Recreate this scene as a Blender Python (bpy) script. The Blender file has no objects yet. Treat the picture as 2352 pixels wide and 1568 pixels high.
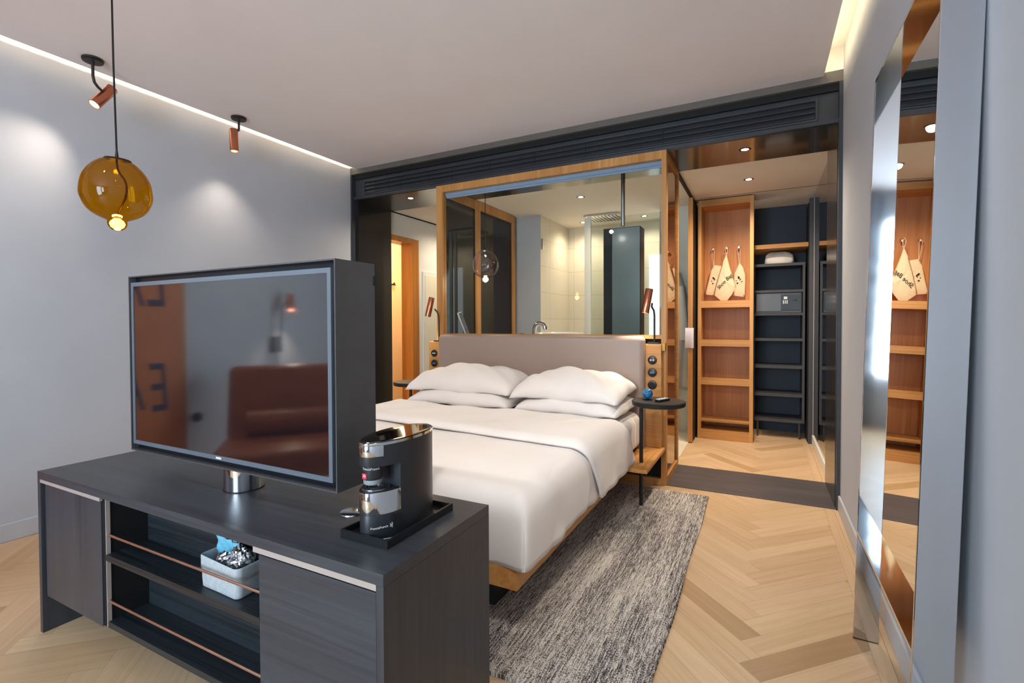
import bpy, bmesh, math, random
from mathutils import Vector, Matrix
random.seed(7)
S = bpy.context.scene
COL = S.collection
PI = math.pi

# ------------------------------------------------------------------ camera, world, lights, exposure
def lin(h):
    h = h.lstrip('#'); out = []
    for i in (0, 2, 4):
        c = int(h[i:i+2], 16)/255
        out.append(c/12.92 if c <= 0.04045 else ((c+0.055)/1.055)**2.4)
    return tuple(out)
def lin4(h): return lin(h)+(1,)

YAW, PITCH, ROLL, FPX, HY = .4741, .0182, -.0042, 1121.39, 762.45
Fh = Vector((-math.sin(YAW), math.cos(YAW), 0)); Rh = Vector((math.cos(YAW), math.sin(YAW), 0)); Uh = Vector((0, 0, 1))
F2 = Fh*math.cos(PITCH)-Uh*math.sin(PITCH); U2 = Uh*math.cos(PITCH)+Fh*math.sin(PITCH)
R3 = Rh*math.cos(ROLL)+U2*math.sin(ROLL); U3 = U2*math.cos(ROLL)-Rh*math.sin(ROLL)
cd = bpy.data.cameras.new('camera'); cam = bpy.data.objects.new('camera', cd); COL.objects.link(cam)
M = Matrix.Identity(4)
for r in range(3):
    M[r][0], M[r][1], M[r][2] = R3[r], U3[r], -F2[r]
M[2][3] = 1.15
cam.matrix_world = M
cd.sensor_width = 36; cd.sensor_fit = 'HORIZONTAL'; cd.lens = FPX/2352*36
cd.shift_y = (HY-784)/2352
cd.clip_start = .02
S.camera = cam

W = bpy.data.worlds.new('sky'); S.world = W; W.use_nodes = True
W.node_tree.nodes['Background'].inputs[0].default_value = (.62, .74, .95, 1)
W.node_tree.nodes['Background'].inputs[1].default_value = 1.0
S.view_settings.view_transform = 'Standard'; S.view_settings.look = 'None'
S.view_settings.gamma = 1; S.view_settings.use_curve_mapping = False
S.view_settings.exposure = 1.1

def area(name, loc, rot, sx, sy, power, col, spread=PI):
    l = bpy.data.lights.new(name, 'AREA'); l.shape = 'RECTANGLE'; l.size = sx; l.size_y = sy
    l.energy = power; l.color = col; l.spread = spread
    o = bpy.data.objects.new(name, l); COL.objects.link(o); o.location = loc; o.rotation_euler = rot; return o
def point_dir(o, d): o.rotation_euler = Vector(d).to_track_quat('-Z', 'Y').to_euler()
def spot(name, loc, d, power, col, ang=70, blend=.5, size=.02):
    l = bpy.data.lights.new(name, 'SPOT'); l.energy = power; l.color = col
    l.spot_size = math.radians(ang); l.spot_blend = blend; l.shadow_soft_size = size
    o = bpy.data.objects.new(name, l); COL.objects.link(o); o.location = loc; point_dir(o, d); return o
def pointl(name, loc, power, col, size=.03):
    l = bpy.data.lights.new(name, 'POINT'); l.energy = power; l.color = col; l.shadow_soft_size = size
    o = bpy.data.objects.new(name, l); COL.objects.link(o); o.location = loc; return o
WARM = (1, .74, .46); WARM2 = (1, .83, .64); COOL = (.70, .86, 1.0)
# daylight entering through the two windows in the wall behind the camera
area('daylight_window_wide', (-1.42, -2.46, 1.3), (PI/2, 0, 0), .85, 2.3, 50, COOL)
area('daylight_window_narrow', (-.63, -2.46, 1.45), (PI/2, 0, 0), .5, 1.7, 22, COOL)
# LED tape in the two ceiling coves
area('cove_tape_wall_side_window', (-3.375, 1.0, 2.680), (0, math.radians(100), 0), .02, 5.0, 9, (1, .84, .56))
area('cove_tape_mirror_side', (.30, 1.0, 2.70), (0, math.radians(-100), 0), .03, 5.0, 4.5, (1, .80, .45))

# ------------------------------------------------------------------ materials
def newmat(name):
    m = bpy.data.materials.new(name); m.use_nodes = True
    nt = m.node_tree; b = nt.nodes['Principled BSDF']; return m, nt, b
def N(nt, t, **kw):
    n = nt.nodes.new(t)
    for k, v in kw.items():
        if k.startswith('i_'):
            key = k[2:]; key = int(key) if key.isdigit() else key
            n.inputs[key].default_value = v
        else: setattr(n, k, v)
    return n
def ramp(nt, fac, stops):
    r = nt.nodes.new('ShaderNodeValToRGB'); e = r.color_ramp.elements
    while len(e) < len(stops): e.new(.5)
    for i, (p, c) in enumerate(stops): e[i].position = p; e[i].color = c if len(c) == 4 else tuple(c)+(1,)
    nt.links.new(fac, r.inputs[0]); return r.outputs[0]
def bump(nt, b, h, strength=.2, dist=.002):
    n = N(nt, 'ShaderNodeBump'); n.inputs['Strength'].default_value = strength; n.inputs['Distance'].default_value = dist
    nt.links.new(h, n.inputs['Height']); nt.links.new(n.outputs[0], b.inputs['Normal'])
def coords(nt, scale=(1, 1, 1), src='Object'):
    t = nt.nodes.new('ShaderNodeTexCoord'); m = nt.nodes.new('ShaderNodeMapping')
    m.inputs['Scale'].default_value = scale; nt.links.new(t.outputs[src], m.inputs[0]); return m.outputs[0]
def plain(name, hexc, rough=.5, metal=0, var=.06, scale=8, bmp=0, coat=0, spec=.5):
    m, nt, b = newmat(name); c = lin(hexc)
    n = N(nt, 'ShaderNodeTexNoise'); n.inputs['Scale'].default_value = scale; n.inputs['Detail'].default_value = 4
    nt.links.new(coords(nt), n.inputs['Vector'])
    col = ramp(nt, n.outputs[0], [(.3, tuple(x*(1-var) for x in c)), (.7, tuple(min(1, x*(1+var)) for x in c))])
    nt.links.new(col, b.inputs['Base Color'])
    b.inputs['Roughness'].default_value = rough; b.inputs['Metallic'].default_value = metal
    b.inputs['Coat Weight'].default_value = coat; b.inputs['Coat Roughness'].default_value = .08
    b.inputs['Specular IOR Level'].default_value = spec
    if bmp: bump(nt, b, n.outputs[0], bmp, .001)
    return m
def wood(name, dark, light, axis='Z', rough=.45, fine=60, bmp=.15, contrast=(.32, .68), spec=.35):
    m, nt, b = newmat(name)
    sc = {'X': (1.6, fine, fine), 'Y': (fine, 1.6, fine), 'Z': (fine, fine, 1.6)}[axis]
    n = N(nt, 'ShaderNodeTexNoise'); n.inputs['Scale'].default_value = 1; n.inputs['Detail'].default_value = 5; n.inputs['Distortion'].default_value = .6
    nt.links.new(coords(nt, sc), n.inputs['Vector'])
    sc2 = {'X': (.5, 7, 7), 'Y': (7, .5, 7), 'Z': (7, 7, .5)}[axis]
    n2 = N(nt, 'ShaderNodeTexNoise'); n2.inputs['Scale'].default_value = 1; n2.inputs['Detail'].default_value = 3; n2.inputs['Distortion'].default_value = 1.5
    nt.links.new(coords(nt, sc2), n2.inputs['Vector'])
    mx = N(nt, 'ShaderNodeMath', operation='ADD'); nt.links.new(n.outputs[0], mx.inputs[0]); nt.links.new(n2.outputs[0], mx.inputs[1])
    hf = N(nt, 'ShaderNodeMath', operation='MULTIPLY'); hf.inputs[1].default_value = .5; nt.links.new(mx.outputs[0], hf.inputs[0])
    col = ramp(nt, hf.outputs[0], [(contrast[0], lin(dark)), (contrast[1], lin(light))])
    nt.links.new(col, b.inputs['Base Color']); b.inputs['Roughness'].default_value = rough
    b.inputs['Specular IOR Level'].default_value = spec
    bump(nt, b, n.outputs[0], bmp, .0015)
    return m
def metal(name, hexc, rough=.1):
    m, nt, b = newmat(name); b.inputs['Base Color'].default_value = lin4(hexc); b.inputs['Metallic'].default_value = 1
    n = N(nt, 'ShaderNodeTexNoise'); n.inputs['Scale'].default_value = 30; nt.links.new(coords(nt), n.inputs['Vector'])
    mr = N(nt, 'ShaderNodeMapRange'); mr.inputs[3].default_value = rough*.8; mr.inputs[4].default_value = rough*1.2
    nt.links.new(n.outputs[0], mr.inputs[0]); nt.links.new(mr.outputs[0], b.inputs['Roughness']); return m
def thin_glass(name, tint=(1, 1, 1), refl=1.0, rough=0.0, base=.02):
    m = bpy.data.materials.new(name); m.use_nodes = True; nt = m.node_tree; nt.nodes.clear()
    out = N(nt, 'ShaderNodeOutputMaterial'); mix = N(nt, 'ShaderNodeMixShader')
    tr = N(nt, 'ShaderNodeBsdfTransparent'); tr.inputs[0].default_value = tuple(tint)+(1,)
    gl = N(nt, 'ShaderNodeBsdfGlossy'); gl.inputs['Roughness'].default_value = rough
    fr = N(nt, 'ShaderNodeFresnel'); fr.inputs[0].default_value = 1.5
    geo = N(nt, 'ShaderNodeNewGeometry')            # same reflection from both faces of the thin pane
    ml = N(nt, 'ShaderNodeMath', operation='MULTIPLY_ADD'); ml.inputs[1].default_value = refl; ml.inputs[2].default_value = base
    lw = N(nt, 'ShaderNodeLayerWeight'); lw.inputs[0].default_value = .12
    nt.links.new(lw.outputs['Fresnel'], ml.inputs[0])
    nt.links.new(ml.outputs[0], mix.inputs[0]); nt.links.new(tr.outputs[0], mix.inputs[1]); nt.links.new(gl.outputs[0], mix.inputs[2])
    nt.links.new(mix.outputs[0], out.inputs[0]); return m
def emis(name, col, strength):
    m, nt, b = newmat(name); b.inputs['Base Color'].default_value = (.8, .8, .8, 1)
    b.inputs['Emission Color'].default_value = tuple(col)+(1,); b.inputs['Emission Strength'].default_value = strength; return m

m_wall = plain('grey_wall_paint', 'b7bbc2', .75, var=.03, scale=3, bmp=.05)
m_ceil = plain('ceiling_paint', 'e6dfde', .85, var=.02, scale=2)
m_cream = plain('cream_ceiling_paint', 'ece4d8', .85, var=.02, scale=2)
m_base = plain('baseboard_paint', 'b9bcc2', .45, var=.02)
m_warmwall = plain('warm_wall_paint', 'd8c0a0', .7, var=.03, scale=3)
m_white = plain('white_paint', 'e3e2da', .5, var=.02)
m_portal = plain('dark_bronze_lacquer', '2a2928', .24, metal=.25, var=.15, scale=2, coat=.35)
m_portal_front = plain('dark_steel_front', '3c3f45', .40, metal=.3, var=.1, scale=3)
m_void = plain('black_recess', '06070a', .7, var=.1)
m_thresh = wood('dark_threshold_boards', '484345', '5f595a', 'X', .4, 22, .06)
m_oak = wood('honey_oak', 'ad7438', 'd29b5c', 'Z', .42, 55, .12)
m_oak_x = wood('honey_oak_crosswise', 'ad7438', 'd29b5c', 'X', .42, 55, .12)
m_oak_y = wood('honey_oak_lengthwise', 'ad7438', 'd29b5c', 'Y', .42, 55, .12)
m_oak_red = wood('reddish_oak_veneer', 'b06c34', 'd08f55', 'Z', .42, 70, .12)
m_door_wood = wood('orange_door_wood', 'a35f1f', 'c37e34', 'Z', .35, 40, .08)
m_black = wood('black_stained_oak', '2b2d32', '41454c', 'X', .36, 70, .3, spec=.5)
m_black_y = wood('black_stained_oak_sides', '2b2d32', '3f4248', 'Z', .36, 70, .2, spec=.5)
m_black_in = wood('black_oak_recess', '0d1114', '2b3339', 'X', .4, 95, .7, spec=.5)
m_tv_case = plain('tv_case_lacquer', '46474a', .4, var=.08, scale=20, bmp=.1)
m_tv_dark = plain('tv_dark_rim', '0a1018', .3, var=.1)
m_tv_bezel = plain('tv_grey_bezel', '5c6670', .4, metal=.1, var=.04)
m_navy = plain('navy_panel', '1f2a38', .55, var=.08, scale=6)
m_dark_unit = plain('charcoal_shelf_board', '3b3a3c', .5, var=.08)
m_chrome = metal('chrome', 'd5d8dc', .06)
m_mirror = metal('silver_mirror', 'f2f4f4', .004)
m_smoke_mirror = metal('bronze_mirror', 'a08468', .015)
m_steel = metal('brushed_steel', 'c6cdd4', .22)
m_copper = metal('copper', 'cc8264', .24)
m_copper_pale = metal('pale_copper', 'd9b6a6', .3)
m_alu = plain('champagne_strip', 'b5aaa3', .35, metal=.25, var=.03)
m_blackmetal = plain('black_metal', '1d1c1c', .42, metal=.3, var=.1)
m_brownmetal = plain('dark_brown_metal', '332a28', .45, metal=.3, var=.1)
m_glass = thin_glass('clear_glass', (.95, .97, .96), .9, base=.005)
m_glass_dark = thin_glass('dark_tinted_glass', (.10, .13, .15), 1.0, base=.07)
m_glass_grey = thin_glass('grey_shower_glass', (.86, .9, .88), .5)
m_amber = thin_glass('amber_glass', (.84, .52, .03), .5, base=.03)
m_purple = thin_glass('lilac_glass', (.88, .83, .87), .6, base=.06)
m_bulb = emis('glowing_bulb', (1, .72, .32), 26)
m_bulb2 = emis('glowing_bulb_pale', (1, .82, .6), 22)
m_lens = emis('lamp_lens', (1, .9, .76), 14)
m_lens_soft = emis('lamp_lens_soft', (1, .9, .76), 5)
m_frost = emis('frosted_window_pane', (.72, .86, 1), .75)
m_led = emis('led_tape', (1, .85, .55), 1.2)
m_leather = plain('taupe_leather', 'a08c80', .42, var=.015, scale=40, bmp=.06)
m_cognac = plain('cognac_leather', '944c24', .34, var=.12, scale=12, bmp=.1)
m_tile = None
m_cotton_bag = plain('cotton_bag', 'dcc9a6', .9, var=.05, scale=60, bmp=.2)
m_print = plain('black_print', '1b1815', .8)
m_felt = plain('grey_felt', 'a3aaae', .95, var=.12, scale=90, bmp=.5)
m_blue_packet = plain('blue_packet_foil', '6fb6cf', .3, var=.08)
m_foil = metal('silver_foil', 'c8c9cc', .25)
m_orange_art = plain('orange_art_board', 'b5652a', .5, var=.15, scale=3)
m_purple_ink = plain('purple_ink', '2f2440', .6)
m_blind = plain('blue_blind_fabric', '93a6c2', .7, var=.04)
m_curtain = plain('grey_curtain', '9aa2ac', .9, var=.08, scale=6)
m_plastic = plain('black_plastic', '17191c', .35)
m_plastic_grey = plain('charcoal_safe_body', '4a4c4f', .45)
m_light_print = plain('pale_print', 'd6dadd', .5)
m_red = plain('red_logo', 'c2324a', .4)
m_machine = plain('matt_black_machine', '24272c', .38, var=.06)
m_ceramic = plain('white_ceramic', 'eeebe4', .15)

def fabric(name, hexc, scale=350, wr=.25):
    m, nt, b = newmat(name); c = lin(hexc)
    n = N(nt, 'ShaderNodeTexNoise'); n.inputs['Scale'].default_value = 7; n.inputs['Detail'].default_value = 6; n.inputs['Distortion'].default_value = .4
    nt.links.new(coords(nt), n.inputs['Vector'])
    n2 = N(nt, 'ShaderNodeTexNoise'); n2.inputs['Scale'].default_value = scale; nt.links.new(coords(nt), n2.inputs['Vector'])
    ad = N(nt, 'ShaderNodeMath', operation='MULTIPLY_ADD'); ad.inputs[1].default_value = .06
    nt.links.new(n2.outputs[0], ad.inputs[0]); nt.links.new(n.outputs[0], ad.inputs[2])
    col = ramp(nt, n.outputs[0], [(.2, tuple(x*.96 for x in c)), (.8, c)])
    nt.links.new(col, b.inputs['Base Color']); b.inputs['Roughness'].default_value = .9
    b.inputs['Sheen Weight'].default_value = .2; bump(nt, b, ad.outputs[0], wr, .012); return m
m_linen = fabric('white_cotton', 'efeae6')
m_robe = fabric('white_terry', 'e2ddd5', 200, .6)
m_towel = fabric('white_towel', 'e4dccf', 120, .9)

def mk_floor():
    m, nt, b = newmat('pale_oak_herringbone')
    uv = N(nt, 'ShaderNodeUVMap', uv_map='UVMap'); at = N(nt, 'ShaderNodeAttribute', attribute_name='plank')
    mp = N(nt, 'ShaderNodeMapping'); mp.inputs['Scale'].default_value = (2.2, 42, 1)
    nt.links.new(uv.outputs[0], mp.inputs[0])
    n = N(nt, 'ShaderNodeTexNoise'); n.inputs['Scale'].default_value = 1; n.inputs['Detail'].default_value = 5; n.inputs['Distortion'].default_value = .8
    nt.links.new(mp.outputs[0], n.inputs['Vector'])
    ba = ramp(nt, at.outputs['Fac'], [(0, lin('a48159')), (.05, lin('bc9b74')), (.1, lin('c6a680')), (1, lin('d3b591'))])
    g = ramp(nt, n.outputs[0], [(.28, (.82, .77, .71)), (.62, (1, 1, 1))])
    mx = N(nt, 'ShaderNodeMix', data_type='RGBA', blend_type='MULTIPLY'); mx.inputs[0].default_value = .75
    nt.links.new(ba, mx.inputs[6]); nt.links.new(g, mx.inputs[7]); nt.links.new(mx.outputs[2], b.inputs['Base Color'])
    b.inputs['Roughness'].default_value = .42; b.inputs['Specular IOR Level'].default_value = .4
    bump(nt, b, n.outputs[0], .06, .001); return m
m_floor = mk_floor()

def mk_rug():
    m, nt, b = newmat('melange_wool_weave')
    def ns(sc, scale, det=2):
        n = N(nt, 'ShaderNodeTexNoise'); n.inputs['Scale'].default_value = scale; n.inputs['Detail'].default_value = det
        nt.links.new(coords(nt, sc), n.inputs['Vector']); return n.outputs[0]
    a = ns((210, 20, 1), 1, 1); c = ns((190, 85, 1), 1.6, 1); big = ns((9, 1.3, 1), 1, 3); mid = ns((120, 3.2, 1), 1, 2)
    s1 = N(nt, 'ShaderNodeMath', operation='MULTIPLY_ADD'); s1.inputs[1].default_value = .75; nt.links.new(a, s1.inputs[0]); nt.links.new(c, s1.inputs[2])
    s2 = N(nt, 'ShaderNodeMath', operation='MULTIPLY_ADD'); s2.inputs[1].default_value = .55; nt.links.new(big, s2.inputs[0]); nt.links.new(s1.outputs[0], s2.inputs[2])
    s3 = N(nt, 'ShaderNodeMath', operation='MULTIPLY_ADD'); s3.inputs[1].default_value = .6; nt.links.new(mid, s3.inputs[0]); nt.links.new(s2.outputs[0], s3.inputs[2])
    sc = N(nt, 'ShaderNodeMath', operation='MULTIPLY'); sc.inputs[1].default_value = 1/2.90; nt.links.new(s3.outputs[0], sc.inputs[0])
    col = ramp(nt, sc.outputs[0], [(.39, lin('242122')), (.46, lin('655e5d')), (.505, lin('aba39b')), (.575, lin('dcd4c8'))])
    nt.links.new(col, b.inputs['Base Color']); b.inputs['Roughness'].default_value = .95
    bump(nt, b, c, .8, .004); return m
m_rug = mk_rug()
def mk_tile():
    m, nt, b = newmat('cream_wall_tile')
    br = N(nt, 'ShaderNodeTexBrick'); br.offset = 0
    br.inputs['Color1'].default_value = lin4('dfd6c4'); br.inputs['Color2'].default_value = lin4('dbd2be'); br.inputs['Mortar'].default_value = lin4('c9bda6')
    br.inputs['Scale'].default_value = 1; br.inputs['Mortar Size'].default_value = .004; br.inputs['Brick Width'].default_value = .6; br.inputs['Row Height'].default_value = .3
    t = N(nt, 'ShaderNodeTexCoord'); sp = N(nt, 'ShaderNodeSeparateXYZ'); cb = N(nt, 'ShaderNodeCombineXYZ'); ad = N(nt, 'ShaderNodeMath', operation='ADD')
    nt.links.new(t.outputs['Object'], sp.inputs[0]); nt.links.new(sp.outputs[0], ad.inputs[0]); nt.links.new(sp.outputs[1], ad.inputs[1])
    nt.links.new(ad.outputs[0], cb.inputs[0]); nt.links.new(sp.outputs[2], cb.inputs[1]); nt.links.new(cb.outputs[0], br.inputs['Vector'])
    nt.links.new(br.outputs[0], b.inputs['Base Color']); b.inputs['Roughness'].default_value = .3; return m
m_tile = mk_tile()
def mk_screen():
    m, nt, b = newmat('black_screen_glass')
    b.inputs['Base Color'].default_value = (.006, .006, .008, 1); b.inputs['Roughness'].default_value = .06
    b.inputs['IOR'].default_value = 2.3; b.inputs['Coat Weight'].default_value = .6; b.inputs['Coat Roughness'].default_value = .05; return m
m_screen = mk_screen()
def mk_globe():
    m, nt, b = newmat('blue_marbled_glass')
    v = N(nt, 'ShaderNodeTexNoise'); v.inputs['Scale'].default_value = 38; v.inputs['Detail'].default_value = 3; v.inputs['Distortion'].default_value = 2.5; nt.links.new(coords(nt), v.inputs['Vector'])
    nt.links.new(ramp(nt, v.outputs[0], [(.35, lin('2b1c4a')), (.46, lin('1f5f9c')), (.56, lin('3fa3c8')), (.66, lin('1c2b63'))]), b.inputs['Base Color'])
    b.inputs['Roughness'].default_value = .12; return m
m_marble = mk_globe()

# ------------------------------------------------------------------ mesh helpers
class MB:
    """collects shapes in world coordinates, builds them as ONE mesh object"""
    def __init__(self): self.b = bmesh.new()
    def box(self, x0, x1, y0, y1, z0, z1, bev=0, seg=2, mtx=None):
        r = bmesh.ops.create_cube(self.b, size=1); vs = r['verts']
        for v in vs: v.co = Vector((x0+(v.co.x+.5)*(x1-x0), y0+(v.co.y+.5)*(y1-y0), z0+(v.co.z+.5)*(z1-z0)))
        if bev:
            es = list({e for v in vs for e in v.link_edges})
            rr = bmesh.ops.bevel(self.b, geom=es, offset=bev, segments=seg, profile=.5, affect='EDGES')
            if mtx is not None:
                for v in {v for f in rr['faces'] for v in f.verts} | {v for v in vs if v.is_valid}: v.co = mtx @ v.co
        elif mtx is not None:
            for v in vs: v.co = mtx @ v.co
        return self
    def quad(self, *p):
        self.b.faces.new([self.b.verts.new(Vector(q)) for q in p]); return self
    def prism(self, pts, z0, z1, bev=0):
        lo = [self.b.verts.new((x, y, z0)) for x, y in pts]; hi = [self.b.verts.new((x, y, z1)) for x, y in pts]
        n = len(pts); fs = [self.b.faces.new(lo[::-1]), self.b.faces.new(hi)]
        for i in range(n): fs.append(self.b.faces.new([lo[i], lo[(i+1) % n], hi[(i+1) % n], hi[i]]))
        if bev:
            es = [e for f in fs[:2] for e in f.edges]
            bmesh.ops.bevel(self.b, geom=es, offset=bev, segments=2, profile=.5, affect='EDGES')
        return self
    def tube(self, pts, r, seg=12, cap=True):
        pts = [Vector(p) for p in pts]; rs = r if isinstance(r, (list, tuple)) else [r]*len(pts)
        rings = []; prev = None
        for i, p in enumerate(pts):
            t = (pts[min(i+1, len(pts)-1)]-pts[max(i-1, 0)]).normalized()
            if prev is None:
                a = Vector((0, 0, 1)) if abs(t.z) < .9 else Vector((1, 0, 0)); n = t.cross(a).normalized()
            else:
                n = (prev-t*prev.dot(t)).normalized()
            prev = n; bn = t.cross(n)
            rings.append([self.b.verts.new(p+(n*math.cos(2*PI*k/seg)+bn*math.sin(2*PI*k/seg))*rs[i]) for k in range(seg)])
        for A, B in zip(rings, rings[1:]):
            for k in range(seg): self.b.faces.new([A[k], A[(k+1) % seg], B[(k+1) % seg], B[k]])
        if cap: self.b.faces.new(rings[0][::-1]); self.b.faces.new(rings[-1])
        return self
    def lathe(self, prof, c, seg=32, axis=(0, 0, 1), cap0=False, cap1=False):
        q = Vector((0, 0, 1)).rotation_difference(Vector(axis).normalized()); c = Vector(c); rings = []
        for r, z in prof:
            if r < 1e-6: rings.append([self.b.verts.new(c+q @ Vector((0, 0, z)))])
            else: rings.append([self.b.verts.new(c+q @ Vector((r*math.cos(2*PI*k/seg), r*math.sin(2*PI*k/seg), z))) for k in range(seg)])
        for A, B in zip(rings, rings[1:]):
            for k in range(seg):
                a = A[k % len(A)]; a2 = A[(k+1) % len(A)]; b = B[k % len(B)]; b2 = B[(k+1) % len(B)]
                f = [];
                for v in (a, a2, b2, b):
                    if v not in f: f.append(v)
                if len(f) > 2: self.b.faces.new(f)
        if cap0 and len(rings[0]) > 2: self.b.faces.new(rings[0][::-1])
        if cap1 and len(rings[-1]) > 2: self.b.faces.new(rings[-1])
        return self
    def grid(self, fn, nu, nv, closed=False):
        V = [[self.b.verts.new(Vector(fn(i/nu, j/nv))) for j in range(nv+1)] for i in range(nu+1)]
        for i in range(nu):
            for j in range(nv): self.b.faces.new([V[i][j], V[i+1][j], V[i+1][j+1], V[i][j+1]])
        return self
    def build(self, name, mat, parent=None, smooth=False, solid=0, sub=0, loc=None, angle=40):
        me = bpy.data.meshes.new(name); b = self.b
        bmesh.ops.remove_doubles(b, verts=b.verts, dist=1e-5)
        bmesh.ops.recalc_face_normals(b, faces=b.faces)
        if parent is not None:
            root = parent
            while root.parent: root = root.parent
            org = Vector(root.location)
        elif loc is not None: org = Vector(loc)
        else:
            xs = [v.co for v in b.verts]
            org = Vector(((min(v.x for v in xs)+max(v.x for v in xs))/2, (min(v.y for v in xs)+max(v.y for v in xs))/2, min(v.z for v in xs)))
        for v in b.verts: v.co -= org
        b.to_mesh(me); b.free(); me.materials.append(mat)
        o = bpy.data.objects.new(name, me); COL.objects.link(o)
        if parent is not None: o.parent = parent
        else: o.location = org
        if smooth:
            for p in me.polygons: p.use_smooth = True
            me.set_sharp_from_angle(angle=math.radians(angle))
        if solid: s = o.modifiers.new('thickness', 'SOLIDIFY'); s.thickness = solid
        if sub: s = o.modifiers.new('smooth', 'SUBSURF'); s.levels = s.render_levels = sub
        return o
def thing(name, loc, label, cat, group=None):
    o = bpy.data.objects.new(name, None); COL.objects.link(o); o.location = loc
    o['label'] = label; o['category'] = cat
    if group: o['group'] = group
    o.empty_display_size = .05; return o
def tag(o, label, cat, group=None):
    o['label'] = label; o['category'] = cat
    if group: o['group'] = group
    return o
def struct(o, label=None):
    o['kind'] = 'structure'
    if label: o['label'] = label
    return o
def dup(root, off, label=None, group=None):
    def cp(o, par):
        c = o.copy(); COL.objects.link(c)
        if par is not None: c.parent = par
        for ch in list(o.children): cp(ch, c)
        return c
    r = cp(root, None); r.location = Vector(root.location)+Vector(off)
    if label: r['label'] = label
    if group: r['group'] = group
    return r
def text(name, body, size, loc, rot, mat, parent, shear=0, ext=.0004, align='CENTER'):
    c = bpy.data.curves.new(name, 'FONT'); c.body = body; c.size = size; c.shear = shear; c.extrude = ext
    c.align_x = align; c.align_y = 'CENTER'; c.materials.append(mat)
    o = bpy.data.objects.new(name, c); COL.objects.link(o)
    bpy.context.view_layer.update()
    me = bpy.data.meshes.new_from_object(o.evaluated_get(bpy.context.evaluated_depsgraph_get())); me.name = name
    bpy.data.objects.remove(o); o = bpy.data.objects.new(name, me); COL.objects.link(o)
    if not me.materials: me.materials.append(mat)
    root = parent
    while root.parent: root = root.parent
    o.parent = parent; o.location = Vector(loc)-Vector(root.location); o.rotation_euler = rot; return o
B = lambda *a, **k: MB().box(*a, **k)

# ------------------------------------------------------------------ key planes (metres)
XL, XR, YP, ZC, ZH = -3.575, .425, 3.535, 2.643, 2.36
YB = 4.105                     # back of the dark portal
YREAR = -2.5

# ------------------------------------------------------------------ floor (herringbone oak)
def clip(poly, ax, lim, sgn):
    out = []
    for i, p in enumerate(poly):
        q = poly[(i+1) % len(poly)]; dp = (p[ax]-lim)*sgn; dq = (q[ax]-lim)*sgn
        if dp <= 0: out.append(p)
        if dp*dq < 0:
            t = dp/(dp-dq); out.append(tuple(p[k]+t*(q[k]-p[k]) for k in range(4)))
    return out
def build_floor():
    b = bmesh.new(); uvl = b.loops.layers.uv.new('UVMap'); at = b.faces.layers.float.new('plank')
    Wp, Lp = .0925, .555; g = .00025; r2 = math.sqrt(.5)
    x0, x1, y0, y1 = -5.3, .342, YREAR-.1, 6.0
    rnd = random.Random(3)
    def add(poly, val):
        if len(poly) < 3: return
        vs = [b.verts.new((p[0], p[1], 0)) for p in poly]
        f = b.faces.new(vs); f[at] = val
        for l, p in zip(f.loops, poly): l[uvl].uv = (p[2], p[3])
    for k in range(-110, 111):
        for m in range(-14, 15):
            for kind in (0, 1):
                ox, oy = k*Wp+m*Lp, k*Wp-m*Lp
                if kind == 0: c = [(ox+g, oy+g, 0, 0), (ox+Lp-g, oy+g, 1, 0), (ox+Lp-g, oy+Wp-g, 1, 1), (ox+g, oy+Wp-g, 0, 1)]
                else:
                    oy += Wp; c = [(ox+g, oy+g, 0, 0), (ox+Wp-g, oy+g, 0, 1), (ox+Wp-g, oy+Lp-g, 1, 1), (ox+g, oy+Lp-g, 1, 0)]
                ru, rv = rnd.random()*50, rnd.random()*50; val = rnd.random()
                pl = [((p[0]-p[1])*r2, (p[0]+p[1])*r2+.03, p[2]*Lp+ru, p[3]*Wp+rv) for p in c]
                if max(p[0] for p in pl) < x0 or min(p[0] for p in pl) > x1 or max(p[1] for p in pl) < y0 or min(p[1] for p in pl) > y1: continue
                for ax, lim, sg in ((0, x0, -1), (0, x1, 1), (1, y0, -1), (1, y1, 1)):
                    pl = clip(pl, ax, lim, sg)
                    if len(pl) < 3: break
                add(pl, val)
    y = y0; i = 0
    while y < y1:
        for xa, xb in ((.3425, .392), (.393, .46)):
            u = rnd.random()*40; v = rnd.random()*40; ye = min(y+1.7, y1)
            add([(xa, y+.001, u, v), (xb, y+.001, u, v+xb-xa), (xb, ye, u+1.7, v+xb-xa), (xa, ye, u+1.7, v)], .4+.5*rnd.random())
        y += 1.7
    me = bpy.data.meshes.new('floor'); 
    for f in b.faces: f.normal_update()
    bmesh.ops.recalc_face_normals(b, faces=b.faces)
    for f in b.faces:
        if f.normal.z < 0: f.normal_flip()
    b.to_mesh(me); b.free(); me.materials.append(m_floor)
    o = bpy.data.objects.new('floor', me); COL.objects.link(o); return struct(o, 'pale oak herringbone floor')
build_floor()
struct(B(-5.3, .5, YREAR-.1, 6.0, -.06, -.002).build('floor_base', m_void), 'dark bed under the floor planks')
struct(B(-3.53, .405, 3.545, YB, -.001, .004).build('trim_1', m_thresh), 'dark brown threshold strip in the floor of the portal')
struct(B(-2.47, -.625, YB, 5.93, -.001, .006).build('floor_bathroom', m_tile), 'pale tiled bathroom floor')

# ------------------------------------------------------------------ room shell
def wall(name, m, *bx, label=None): return struct(B(*bx).build(name, m), label)
wall('wall_left', m_wall, XL-.1, XL, YREAR-.1, YP, 0, 2.85, label='grey painted wall washed by the ceiling spotlights')
wall('wall_right', m_wall, XR, XR+.1, YREAR-.1, YP, 0, 2.85, label='grey painted wall behind the leaning mirror')
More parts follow.
